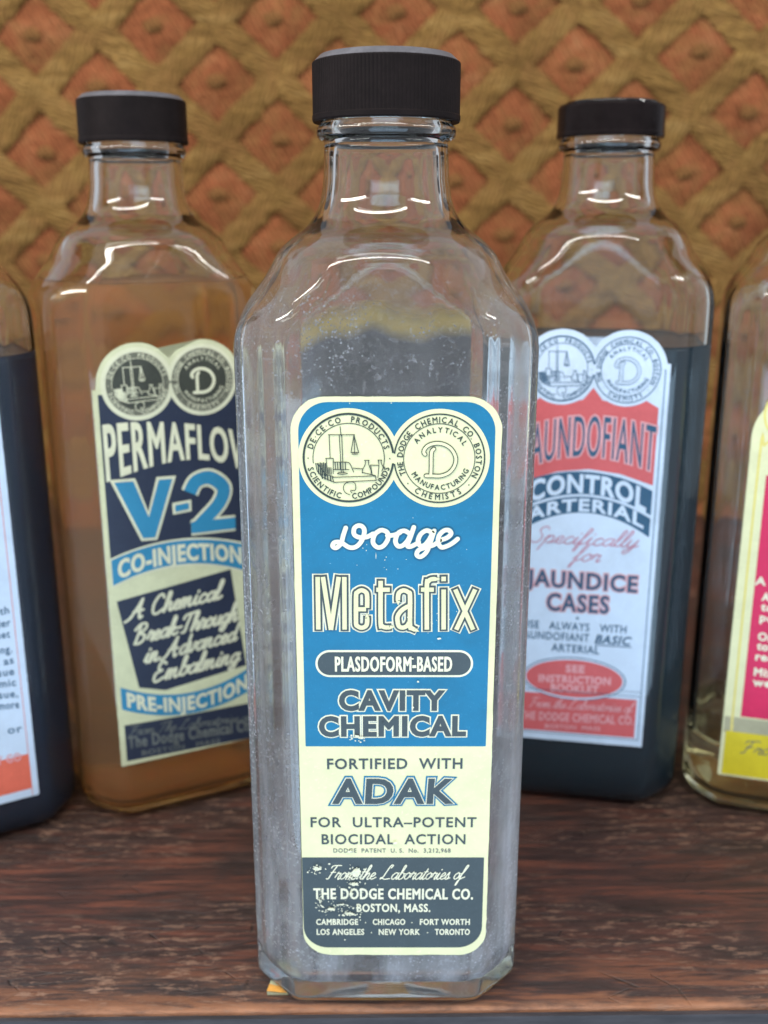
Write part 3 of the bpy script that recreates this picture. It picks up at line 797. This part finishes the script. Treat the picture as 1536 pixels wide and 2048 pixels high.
b1 = bottle('empty clear glass bottle standing in front, with a bright blue and cream label', FX, FY, FR, CAPK, hazed)
F = Face(FX, FY, FR)
u0, v1 = F.uv(583, 793)[0], F.uv(790, 793)[1]; u1 = F.uv(1003, 900)[0]; u0 = F.uv(582, 900)[0]; v0 = F.uv(790, 1909)[1]
lab = paper(rrect(u0, u1, v0, v1, 0.66, rt=0.72), M['cream'], b1)
pa = Ink(1); pa.poly([p for p in rrect(u0+0.16, u1-0.14, F.uv(790, 1492)[1], v1-0.11, 0.02, rt=0.62)]); pa.build('blue_panel', M['blue'], lab)
pd = Ink(1); du0, du1 = F.uv(604, 1712)[0], F.uv(968, 1716)[0]
q = rrect(du0, du1, F.uv(790, 1894)[1], F.uv(790, 1714)[1], 0.58, rt=0.02); pd.poly(q); pd.build('dark_panel', M['ink'], lab)
cl, cr = F.uv(697.1, 915.6), F.uv(878.7, 916.9)
seal_print(cl, cr, lab, M['cream'], M['ink_dark'])
# Dodge script
def Z(P): return [F.uv(640+x/5.12, 1030+y/5.12) for x, y in P]
DS = [[(265,125),(240,200),(215,285),(165,330),(130,312),(150,275),(215,275),(300,325),(370,318),(425,260),(455,170),(440,118),(395,102),(352,130),(350,190),(400,222),(480,218),(545,185)],
      [(612,152),(560,195),(543,275),(590,325),(650,308),(695,240),(690,175),(645,150),(612,152)], [(690,205),(760,198),(820,172)],
      [(910,178),(860,155),(800,180),(772,260),(800,312),(850,303),(900,250),(925,195)], [(960,118),(925,220),(895,300),(915,318),(960,302),(1010,272)],
      [(1145,172),(1090,152),(1030,190),(1003,260),(1025,307),(1070,300),(1120,240),(1150,175)], [(1168,155),(1130,270),(1090,370),(1030,420),(990,400),(1010,352),(1090,322),(1160,300),(1230,255)],
      [(1225,252),(1300,225),(1340,185),(1320,150),(1270,152),(1220,200),(1208,270),(1240,322),(1300,310),(1360,277),(1408,237)]]
for wd, mt, ly in ((0.150, 'ink', 2), (0.138, 'blue', 5), (0.098, 'halo', 8)):
    I = Ink(ly)
    for i, st in enumerate(DS): I.stroke(Z(st), wd, dz=i*0.3, rise=0.3)
    I.build('lettering', M[mt], lab)
# big name: white outline, cream face, dark inline
TS = [[(252,66),(257,434)], [(286,66),(341,428)], [(394,66),(341,428)], [(430,66),(432,434)], [(508,205),(508,375)],
      [(512,290),(584,290)], [(582,290),(582,205),(574,178),(545,164),(517,178),(508,205),(508,375),(517,402),(545,414),(574,402),(582,375),(582,338)],
      [(672,92),(672,375),(682,402),(706,412),(742,410)], [(634,160),(742,160)],
      [(788,242),(788,205),(797,178),(826,164),(858,178),(868,205),(868,395),(880,416),(908,430)], [(868,262),(815,295),(786,335),(786,378),(796,405),(822,412),(850,398),(868,365)],
      [(980,434),(980,135),(990,104),(1010,90),(1046,88)], [(932,160),(1036,160)], [(1092,150),(1092,434)], [(1092,64),(1092,112)], [(1166,150),(1292,434)], [(1306,150),(1172,434)]]
CURVY = {6, 7, 9, 10, 11}
for wd, mt, ly, ext in ((0.245, 'halo', 2, 10), (0.178, 'ink', 5, 3.5), (0.098, 'cream', 8, -9)):
    I = Ink(ly)
    for q, st in enumerate(TS):
        P = [F.uv(560+x/3.339, 1130+y/3.339) for x, y in st]
        if q in (4, 7, 9, 11, 13, 15): I.mark()
        if q in CURVY: P2 = catmull(P)
        else: P2 = list(P)
        e_ = ext/3.339*0.0111
        for a_, b_ in ((0, 1), (-1, -2)):
            if q in (1, 2) and a_ == -1: continue
            d = norm2(P2[a_][0]-P2[b_][0], P2[a_][1]-P2[b_][1]); P2[a_] = (P2[a_][0]+d[0]*e_, P2[a_][1]+d[1]*e_)
        I.stroke(P2, wd, curve=False, caps=False, dz=(q % 6)*0.35, rise=0.2)
    I.build('lettering', M[mt], lab)
# pill
pc = F.uv(790, 1326.5); pu0, pu1 = F.uv(631, 1326)[0], F.uv(946, 1326)[0]; hh = abs(F.uv(790, 1300)[1]-F.uv(790, 1354)[1])/2
i1 = Ink(2); i1.poly(rrect(pu0, pu1, pc[1]-hh, pc[1]+hh, hh*0.98)); i1.build('lozenge', M['halo'], lab)
i2 = Ink(3); i2.poly(rrect(pu0+.05, pu1-.05, pc[1]-hh+.05, pc[1]+hh-.05, (hh-.05)*0.98)); i2.build('lozenge', M['ink'], lab)
I = Ink(5); word('PLASDOFORM-BASED', line_fn(F, (671, 1341), (903, 1341), 28), [(I, 0.024, True)]); I.build('lettering', M['halo'], lab)
o1, o2 = Ink(2), Ink(4)
for tx, a, b, h in (('CAVITY', (681, 1418), (885, 1418), 36), ('CHEMICAL', (641, 1470), (929, 1469), 36)):
    word(tx, line_fn(F, a, b, h), [(o1, 0.125, True), (o2, 0.062, True)], 4)
o1.build('lettering', M['halo'], lab); o2.build('lettering', M['ink'], lab)
I = Ink(2)
word('FORTIFIED  WITH', line_fn(F, (655, 1537), (924, 1536), 20), [(I, 0.014, True)])
word('FOR  ULTRA–POTENT', line_fn(F, (622, 1653), (952, 1653), 19), [(I, 0.012, True)])
word('BIOCIDAL  ACTION', line_fn(F, (644, 1687), (930, 1687), 19), [(I, 0.012, True)])
I.build('lettering', M['ink'], lab)
I = Ink(2); word('DODGE  PATENT  U. S.  No.  3,212,968', line_fn(F, (667, 1704), (901, 1704), 8), [(I, 0.004, True)]); I.build('lettering', M['ghost'], lab)
o0, o1, o2 = Ink(2), Ink(4), Ink(6)
def trap(ch, P, fn2): pass
fa = line_fn(F, (668, 1604), (902, 1604), 46, 0.06)
word('ADAK', fa, [(o0, 0.18, True), (o1, 0.105, True), (o2, 0.060, True)], 4)
o0.build('lettering', M['blue'], lab); o1.build('lettering', M['halo'], lab); o2.build('lettering', M['ink'], lab)
I = Ink(3)
script('From the', F, (652, 1757), (748, 1757), 13, I, 0.026, 0.4); script('Laboratories of', F, (760, 1757), (925, 1757), 13, I, 0.026, 0.4)
word('THE DODGE CHEMICAL CO.', line_fn(F, (628, 1796), (945, 1797), 20), [(I, 0.022, True)])
word('BOSTON, MASS.', line_fn(F, (714, 1822), (860, 1822), 15), [(I, 0.016, True)])
word('CAMBRIDGE', line_fn(F, (633, 1848), (716, 1848), 11), [(I, 0.012, True)]); word('CHICAGO', line_fn(F, (746, 1848), (810, 1848), 11), [(I, 0.012, True)])
word('FORT WORTH', line_fn(F, (840, 1848), (939, 1848), 11), [(I, 0.012, True)]); word('LOS ANGELES', line_fn(F, (634, 1868), (728, 1868), 11), [(I, 0.012, True)])
word('NEW YORK', line_fn(F, (758, 1868), (839, 1868), 11), [(I, 0.012, True)]); word('TORONTO', line_fn(F, (870, 1868), (939, 1868), 11), [(I, 0.012, True)])
for p in ((731, 1844), (824, 1844), (743, 1864), (855, 1864)): I.disc(F.uv(*p), 0.016, 8)
I.build('lettering', M['halo'], lab)
# places where the print has flaked off
I = Ink(12)
for i, (x, y, rx, ry) in enumerate([(634, 1735, .10, .05), (713, 1741, .11, .12), (709, 1765, .10, .05), (703, 1785, .05, .06), (662, 1815, .11, .04), (700, 1824, .12, .04), (683, 1806, .10, .02), (716, 1812, .05, .03), (640, 1798, .02, .05), (690, 1876, .02, .02),
                                   (878, 1275, .05, .02), (836, 1361, .03, .02), (714, 1470, .05, .03), (752, 1110, .008, .07), (825, 1315, .03, .02), (790, 1683, .06, .03), (700, 1700, .07, .02), (826, 1412, .02, .03), (722, 1395, .015, .02)]):
    blob(I, F.uv(x, y), rx, ry, i*2.7, dz=i*0.2)
for i in range(170):
    bx, by, sxx, syy = random.choice([(634, 1736, 12, 5), (712, 1742, 11, 14), (706, 1768, 10, 9), (664, 1815, 16, 6), (700, 1824, 18, 6), (690, 1808, 20, 4), (640, 1800, 4, 10), (714, 1472, 10, 5)])
    blob(I, F.uv(bx+random.gauss(0, sxx), by+random.gauss(0, syy)), random.uniform(.008, .035), random.uniform(.006, .025), i*1.1, dz=5+i*0.03, n=7)
for i in range(90):
    a = math.tau*random.random(); r = random.gauss(0, 0.5)
    x, y, s = random.choice([(700, 1780, 22), (780, 1100, 60), (690, 820, 60), (900, 1240, 60), (690, 1800, 30)])
    p = F.uv(x+random.gauss(0, s), y+random.gauss(0, s*0.6))
    if u0+.25 < p[0] < u1-.25: blob(I, p, random.uniform(.006, .014), random.uniform(.006, .016), i*1.3, dz=4+i*0.05, n=7)
I.build('flaked_patch', M['halo'], lab)['kind'] = 'stuff'
# back label seen through the glass
def back_label():
    k = Nodes('back_label_underside'); tc = k.n('ShaderNodeTexCoord'); sx = k.n('ShaderNodeSeparateXYZ'); k.l(tc.outputs['Object'], sx.inputs[0])
    n = k.noise(k.coord((1, 1, 0.6)), 2.4, 5, 0.6, 0.6)
    c = k.ramp(n, [(0.32, (0.045, 0.038, 0.045, 1)), (0.52, (0.09, 0.078, 0.10, 1)), (0.75, (0.2, 0.21, 0.3, 1))])
    wv = k.n('ShaderNodeMath', operation='ADD'); n2 = k.noise(k.coord((1.5, 1, 0)), 2.2, 2, 0.5)
    sc = k.n('ShaderNodeMath', operation='MULTIPLY'); sc.inputs[1].default_value = 0.30; k.l(n2, sc.inputs[0]); k.l(sx.outputs['Z'], wv.inputs[0]); k.l(sc.outputs[0], wv.inputs[1])
    mr = k.n('ShaderNodeMapRange'); k.l(wv.outputs[0], mr.inputs[0]); mr.inputs[1].default_value = 1.718; mr.inputs[2].default_value = 1.752
    dk = k.n('ShaderNodeMapRange'); k.l(sx.outputs['Z'], dk.inputs[0]); dk.inputs[1].default_value = 1.5; dk.inputs[2].default_value = 1.1
    c = k.mix(dk.outputs[0], c, (0.40, 0.42, 0.54, 1))
    c = k.mix(mr.outputs[0], c, (0.80, 0.52, 0.05, 1))
    k.l(c, k.b.inputs['Base Color']); k.b.inputs['Roughness'].default_value = 0.7
    al = k.n('ShaderNodeMapRange'); k.l(wv.outputs[0], al.inputs[0]); al.inputs[1].default_value = 1.815; al.inputs[2].default_value = 1.765
    k.l(al.outputs[0], k.b.inputs['Alpha']); return k.m
yb = (HD*CM+0.0015)
pts = rrect(-2.2, 2.2, 1.3, 16.75, 0.5); vs_ = [(p[0]*CM, yb, p[1]*CM) for p in pts]
vs_ += [(p[0]*CM, yb+0.002, p[1]*CM) for p in pts]; n_ = len(pts)
fs_ = [tuple(range(n_)), tuple(range(2*n_-1, n_-1, -1))]+[(i, (i+1) % n_, n_+(i+1) % n_, n_+i) for i in range(n_)]
link('back_label', mesh('back_label', vs_, fs_), back_label(), b1)

# ---- left bottle, amber liquid
b2 = bottle('bottle of amber liquid on the left with a navy and cream label', -7.43, 32.3, R(26), CAPS)
b2.scale = (1, 1, 1.006)
G = Face(-7.43, 32.3, R(26), 1.006)
link('liquid', liquid_mesh(16.85, 0.03), M['amber'], b2)
gl, gr = G.uv(274.8, 768), G.uv(405, 762)
cu = (gl[0]+gr[0])/2; hw = 2.26
vt = G.uv(183, 781)[1]; vb = G.uv(236, 1535)[1]
def hat(c1, c2, uL, uR, vT, vB, r):
    pts = [(uL, vB), (uR, vB), (uR, vT)]
    a0 = math.asin(max(-1, min(1, (vT-c2[1])/r))); dx = (c2[0]-c1[0])/2; th = math.acos(dx/r)
    for i in range(21): t = a0+(math.pi-th-a0)*i/20; pts.append((c2[0]+r*math.cos(t), c2[1]+r*math.sin(t)))
    for i in range(21): t = th+(math.pi-a0-th)*i/20; pts.append((c1[0]+r*math.cos(t), c1[1]+r*math.sin(t)))
    pts.append((uL, vT)); return pts
lb = paper(hat(gl, (gr[0], gl[1]), cu-hw, cu+hw, vt, vb, 1.18), M['oldcream'], b2)
def ue(px, py): return G.uv(px, py)
ru = cu+hw-0.15; lu = cu-hw+0.15
def vv(px, py): return G.uv(px, py)[1]
def run(pairs):          # list of (u, v)
    return pairs
dk = Ink(1); dk.poly([(lu, vt-0.14), (lu, vv(214, 1128)), (lu+1.0, vv(290, 1093)), (cu, vv(372, 1082)), (cu+0.8, vv(410, 1080)), (ru, vv(480, 1092)-0.05), (ru, vt-0.14)]); dk.build('navy_panel', M['navy'], lb)
def band(F_, tops, bots, mat, ly, uL, uR, par, name='banner'):
    T = [F_.uv(*p) for p in tops]; B_ = [F_.uv(*p) for p in bots]
    def lag(P, u):
        val = 0
        for i in range(len(P)):
            t = P[i][1]
            for j in range(len(P)):
                if i != j: t *= (u-P[j][0])/(P[i][0]-P[j][0])
            val += t
        return val
    n = 30; pts = []
    for i in range(n+1):
        u = uL+(uR-uL)*i/n; pts += [(u, lag(T, u)), (u, lag(B_, u))]
    I = Ink(ly); I.add(pts, [(2*i, 2*i+1, 2*i+3, 2*i+2) for i in range(n)]); return I.build(name, mat, par)
band(G, [(217, 1119), (345, 1079), (480, 1083)], [(225, 1176), (345, 1134), (484, 1143)], M['oldlight'], 2, lu, ru, lb)
band(G, [(217, 1123), (345, 1083), (480, 1087)], [(225, 1172), (345, 1130), (484, 1139)], M['blue2'], 3, lu+.02, ru-.02, lb)
I = Ink(4); word('CO-INJECTION', warp_fn(G, [(234, 1124), (345, 1092), (480, 1096)], [(240, 1156), (345, 1124), (482, 1126)]), [(I, 0.055, True)]); I.build('lettering', M['oldlight'], lb)
sq = [G.uv(233, 1203), G.uv(461, 1138), G.uv(492, 1330), G.uv(331, 1380), G.uv(278, 1375)]
I = Ink(1); I.poly(sq); I.build('navy_panel', M['navy'], lb)
I = Ink(3)
for tx, a, b in (('A Chemical', (256, 1240), (440, 1196)), ('Break-Through', (268, 1288), (472, 1240)), ('in Advanced', (288, 1326), (470, 1280)), ('Embalming', (304, 1364), (476, 1322))):
    script(tx, G, a, b, 17, I, 0.085, 0.35)
I.build('lettering', M['oldlight'], lb)
band(G, [(242, 1375), (335, 1389), (493, 1338)], [(246, 1419), (335, 1430), (493, 1384)], M['blue2'], 3, lu, ru-.02, lb)
I = Ink(4); word('PRE-INJECTION', warp_fn(G, [(256, 1386), (335, 1396), (493, 1348)], [(254, 1412), (335, 1422), (493, 1376)]), [(I, 0.050, True)]); I.build('lettering', M['oldlight'], lb)
band(G, [(246, 1451), (370, 1430), (495, 1406)], [(250, 1523), (370, 1500), (498, 1476)], M['navy'], 1, lu+.03, ru, lb, 'navy_panel')
I = Ink(3); script('From The Laboratories of', G, (257, 1471), (498, 1440), 9, I, 0.030); word('The Dodge Chemical Co.', line_fn(G, (257, 1496), (505, 1459), 22), [(I, 0.03, True)])
word('BOSTON   MASS', line_fn(G, (284, 1510), (440, 1485), 9), [(I, 0.012, True)]); I.build('lettering', M['ghost'], lb)
seal_print(gl, (gr[0], gl[1]), lb, M['oldlight'], M['oldlight'], 0.022, (M['olive'], M['olive_dark']))
I = Ink(4)
word('PERMAFLOW', warp_fn(G, [(206, 851), (290, 845), (390, 850), (506, 868)], [(214, 962), (275, 940), (390, 917), (506, 952)]), [(I, 0.050, True)], 4)
I.build('lettering', M['oldlight'], lb)
for wd, mt, ly in ((0.56, 'oldlight', 3), (0.40, 'blue2', 6)):
    I = Ink(ly); d = (0.56-wd)/2
    vp = G.pts([(228, 965), (266, 962), (297, 1034), (317, 959), (344, 957), (310, 1074), (286, 1076)])
    I.poly(vp, dz=0.0)
    if ly == 3: I.stroke(vp, 0.17, closed=True, curve=False, dz=0.3, rise=0)
    I.mark(); hy = G.uv(346, 1016); I.poly([(hy[0]-.02+d, hy[1]-.20+d), (hy[0]+.56-d, hy[1]-.16+d), (hy[0]+.56-d, hy[1]+.20-d), (hy[0]-.02+d, hy[1]+.16-d)])
    I.mark(); I.stroke(G.pts([(379, 985), (392, 962), (420, 955), (446, 975), (438, 1005), (412, 1035), (392, 1056)]), wd, caps=False)
    I.stroke(G.pts([(382, 1055), (470, 1045)]), wd*0.9, curve=False, caps=False, dz=1)
    I.build('lettering', M[mt], lb)

# ---- right bottle, dark liquid
b3 = bottle('bottle of dark liquid on the right with a pale blue and red label', 6.79, 32.7, R(-10), CAPR)
b3.scale = (1, 1, 1.015)
H_ = Face(6.79, 32.7, R(-10), 1.015)
link('liquid', liquid_mesh(14.9, 0.13, 0.10), M['teal_liquid'], b3)
hl, hr = H_.uv(1124, 737), H_.uv(1255, 737); cu3 = (hl[0]+hr[0])/2; ru3 = H_.uv(1340, 760)[0]; hw3 = ru3-cu3
lr = paper(hat(hl, (hr[0], hl[1]), cu3-hw3, cu3+hw3, H_.uv(1344, 728)[1], H_.uv(1283, 1494)[1], 1.14), M['white'], b3)
L3, R3 = cu3-hw3+0.26, cu3+hw3-0.26
e = Ink(1)
tv, bv = H_.uv(1325, 740)[1], H_.uv(1275, 1480)[1]
e.stroke([(R3+.12, tv), (R3+.12, bv), (L3-.12, bv), (L3-.12, tv)], 0.028, curve=False, caps=False)
e.stroke([(cu3+1.98, tv), (R3+.12, tv)], 0.028, curve=False, caps=False, dz=.5); e.build('ruled_border', M['bluetext'], lr)
def mir(P): return [(2*cu3-p[0], p[1]) for p in P]
rp = [H_.uv(1180, 775), H_.uv(1205, 800), H_.uv(1250, 812), H_.uv(1289, 799), H_.uv(1317, 816), H_.uv(1307, 971), H_.uv(1240, 948), (cu3, H_.uv(1175, 938)[1])]
rp[0] = (cu3, rp[0][1]); rp[4] = (R3, rp[4][1]); rp[5] = (R3, rp[5][1])
poly = rp+[(2*cu3-p[0], p[1]) for p in reversed(rp[1:-1])]
I = Ink(1); I.poly(poly); I.build('red_panel', M['red'], lr)
seal_print(hl, (hr[0], hl[1]), lr, M['white'], M['bluetext'], 0.016)
o1, o2 = Ink(3), Ink(6)
fj = warp_fn(H_, [(1050, 856), (1110, 838), (1180, 832), (1312, 853)], [(1048, 940), (1110, 917), (1180, 912), (1308, 944)])
word('JAUNDOFIANT', fj, [(o1, 0.10, True), (o2, 0.0, True)], 4)
o1.build('lettering', M['pinkish'], lr); o2.build('lettering', M['bluetext'], lr)
band(H_, [(1060, 958), (1165, 943), (1307, 983)], [(1060, 1008), (1165, 988), (1305, 1033)], M['bluetext'], 1, L3, R3, lr)
band(H_, [(1060, 1014), (1165, 993), (1305, 1040)], [(1060, 1050), (1165, 1025), (1302, 1078)], M['bluetext'], 1, L3, R3, lr)
I = Ink(3); word('CONTROL', warp_fn(H_, [(1062, 963), (1165, 950), (1292, 980)], [(1060, 1003), (1165, 984), (1290, 1022)]), [(I, 0.060, True)], 4)
word('ARTERIAL', warp_fn(H_, [(1058, 1018), (1165, 998), (1286, 1030)], [(1056, 1043), (1165, 1021), (1286, 1056)]), [(I, 0.045, True)]); I.build('lettering', M['white'], lr)
I = Ink(2); script('Specifically', H_, (1058, 1083), (1272, 1095), 15, I, 0.034, 0.5); script('for', H_, (1146, 1121), (1196, 1124), 15, I, 0.034, 0.5); I.build('lettering', M['rose'], lr)
o1, o2 = Ink(2), Ink(5)
for tx, a, b, h in (('JAUNDICE', (1054, 1169), (1273, 1184), 31), ('CASES', (1094, 1219), (1216, 1226), 33)):
    word(tx, line_fn(H_, a, b, h), [(o1, 0.110, True), (o2, 0.035, True)])
o1.build('lettering', M['pinkish'], lr); o2.build('lettering', M['bluetext'], lr)
I = Ink(7); 
I = Ink(3); I.disc(H_.uv(1155, 1236), 0.05, 5)
for tx, a, b, h in (('USE   ALWAYS   WITH', (1046, 1254), (1252, 1266), 15), ('JAUNDOFIANT', (1040, 1275), (1178, 1283), 15), ('ARTERIAL', (1103, 1301), (1198, 1308), 15)):
    word(tx, line_fn(H_, a, b, h), [(I, 0.008, True)])
word('BASIC', line_fn(H_, (1190, 1285), (1258, 1290), 16, 0.25), [(I, 0.02, True)]); I.stroke(H_.pts([(1190, 1289), (1262, 1294)]), 0.03, curve=False); I.build('lettering', M['bluetext'], lr)
ec = H_.uv(1148, 1357); I = Ink(2); I.disc(ec, 1.62, 60, ry=0.73); I.build('oval', M['bluetext'], lr)
I = Ink(3); I.disc(ec, 1.58, 60, ry=0.70); I.build('oval', M['white'], lr); I = Ink(4); I.disc(ec, 1.52, 60, ry=0.64); I.build('oval', M['red'], lr)
I = Ink(5)
for tx, a, b in (('SEE', (1132, 1343), (1168, 1345)), ('INSTRUCTION', (1078, 1362), (1220, 1369)), ('BOOKLET', (1102, 1381), (1196, 1386))):
    word(tx, line_fn(H_, a, b, 14), [(I, 0.03, True)])
I.build('lettering', M['pinkish'], lr)
I = Ink(1)
for dy in (0, 8): I.stroke([(L3-.1, H_.uv(1250, 1382+dy)[1]), (R3+.1, H_.uv(1250, 1382+dy)[1])], 0.016, curve=False, dz=dy)
I.build('ruled_border', M['bluetext'], lr)
v_a, v_b = H_.uv(1250, 1398)[1], H_.uv(1250, 1474)[1]
I = Ink(1); I.poly([(L3, v_a), (R3, v_a), (R3, v_b), (L3, v_b)]); I.build('red_panel', M['red'], lr)
I = Ink(3); script('From the Laboratories of', H_, (1058, 1412), (1262, 1424), 9, I, 0.028); word('THE DODGE CHEMICAL CO.', line_fn(H_, (1040, 1437), (1266, 1449), 16), [(I, 0.018, True)])
word('BOSTON  MASS', line_fn(H_, (1090, 1455), (1200, 1461), 8), [(I, 0.01, True)]); I.build('lettering', M['pinkish'], lr)

# ---- far left bottle, only its right side in view
b4 = bottle('far left bottle of blue-black liquid, cut by the photo edge, with a white label', -13.8, 29.9, R(30), CAPS)
K = Face(-13.8, 29.9, R(30))
link('liquid', liquid_mesh(15.0, 0.13, 0.10), M['black_liquid'], b4)
ru4 = K.uv(78, 1582)[0]
l4 = paper(rrect(-2.2, ru4, K.uv(70, 1590)[1], 14.6, 0.06), M['white'], b4)
I = Ink(1); I.stroke([(ru4-.2, 1.4), (ru4-.2, 14.2), (-2.0, 14.2)], 0.02, curve=False, caps=False); I.build('ruled_border', M['orange'], l4)
I = Ink(2)
for tx, x0, x1, y in (('th', 0, 18, 1229), ('ler', -2, 21, 1254), ('set', -5, 20, 1277), ('ing.', -4, 24, 1307), ('as', 8, 27, 1329), ('sue', -4, 28, 1352), ('mic', -2, 32, 1374), ('sue,', -2, 36, 1396), ('more', -2, 38, 1418), ('or', 16, 44, 1466)):
    word(tx, line_fn(K, (x0, y+1), (x1, y-3), 15), [(I, 0.010, True)])
I.build('lettering', M['bluetext'], l4)
op = K.uv(60, 1506)[1]; I = Ink(1); I.poly([(-2.0, K.uv(66, 1575)[1]), (ru4-.2, K.uv(66, 1575)[1]), (ru4-.2, op), (-2.0, op)]); I.build('orange_panel', M['orange'], l4)
I = Ink(2); word('Y GO', line_fn(K, (-6, 1530), (42, 1520), 16), [(I, 0.02, True)]); I.build('lettering', M['pinkish'], l4)

# ---- far right bottle, only its left side in view
b5 = bottle('far right bottle with a crimson and yellow label, cut by the photo edge', 13.7, 31.6, R(-16), CAPR)
N_ = Face(13.7, 31.6, R(-16))
link('liquid', liquid_mesh(2.4, 0.03), M['pale_yellow'], b5)
lu5 = N_.uv(1435, 1545)[0]
v5b, v5t = N_.uv(1436, 1548)[1], N_.uv(1536, 786)[1]
l5 = paper(rrect(lu5, lu5+4.4, v5b, v5t, 0.06, rt=1.3), M['cream'], b5)
cm, cy_ = N_.uv(1523, 950), N_.uv(1478, 1432)
I = Ink(2); I.poly([(cy_[0]+.05, cy_[1]), (lu5+4.0, cy_[1]), (lu5+4.0, cm[1]), (cy_[0]+.05, cm[1])]); I.build('crimson_panel', M['crimson'], l5)
I = Ink(1); x = lu5+.28
I.stroke([(x+.02, cy_[1]-.35), (x, cy_[1]), (x, cm[1]+0.5), (x+.10, cm[1]+0.9), (x+.34, cm[1]+1.15), (x+.10, cm[1]+1.5), (x+.04, cm[1]+2.0), (x+.3, cm[1]+2.6)], 0.07); I.build('ruled_border', M['yellowline'], l5)
I = Ink(1); I.poly([(lu5+.05, cy_[1]-.05), (lu5+4.3, cy_[1]-.05), (lu5+4.3, cy_[1]-.60), (lu5+.05, cy_[1]-.60)]); I.build('grey_panel', M['greypaper'], l5)
I = Ink(2); I.poly([(lu5+.12, cy_[1]-.55), (lu5+4.3, cy_[1]-.55), (lu5+4.3, v5b+.06), (lu5+.12, v5b+.06)]); I.build('yellow_panel', M['yellow'], l5)
I = Ink(4)
for tx, a, b in (('A', (1511, 1168), (1530, 1170)), ('A M', (1524, 1200), (1560, 1204)), ('to', (1522, 1220), (1545, 1223)), ('pe', (1520, 1241), (1545, 1244)), ('On', (1516, 1279), (1545, 1283)), ('to', (1514, 1298), (1535, 1301)), ('rec', (1511, 1319), (1545, 1323)), ('Mix', (1508, 1350), (1545, 1354)), ('we', (1506, 1370), (1540, 1374))):
    word(tx, line_fn(N_, a, b, 15), [(I, 0.03, True)])
I.build('lettering', M['halo'], l5)
I = Ink(5); script('From', N_, (1480, 1505), (1570, 1512), 12, I, 0.03); I.build('lettering', M['ghost'], l5)

# ---- light refracted through the front bottle's foot, modelled as a small coloured sheet
def light_patch():
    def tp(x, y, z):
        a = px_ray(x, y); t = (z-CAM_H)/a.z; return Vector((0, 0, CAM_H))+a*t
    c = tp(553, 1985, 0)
    o = thing('refracted_light_patch', 'tiny pale sheet standing in for light refracted through the left foot of the front bottle', 'paper scrap', (c.x, c.y, 0))  # no real paper scrap: a stand-in for refracted light
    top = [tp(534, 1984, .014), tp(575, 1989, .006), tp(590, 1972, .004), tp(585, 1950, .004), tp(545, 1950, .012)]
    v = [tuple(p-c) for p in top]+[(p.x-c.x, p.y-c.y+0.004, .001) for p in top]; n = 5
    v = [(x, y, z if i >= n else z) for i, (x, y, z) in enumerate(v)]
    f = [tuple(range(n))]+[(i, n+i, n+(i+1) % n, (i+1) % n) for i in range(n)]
    link('pale_light_sheet', mesh('pale_light_sheet', v, f), M['oldcream'], o)
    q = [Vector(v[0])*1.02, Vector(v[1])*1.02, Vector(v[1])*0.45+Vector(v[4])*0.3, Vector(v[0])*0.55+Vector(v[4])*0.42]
    link('orange_light_corner', mesh('orange_light_corner', [(p.x, p.y-0.001, max(p.z, .008)+.004) for p in q], [(0, 1, 2, 3)]), M['orangelight'], o)
light_patch()
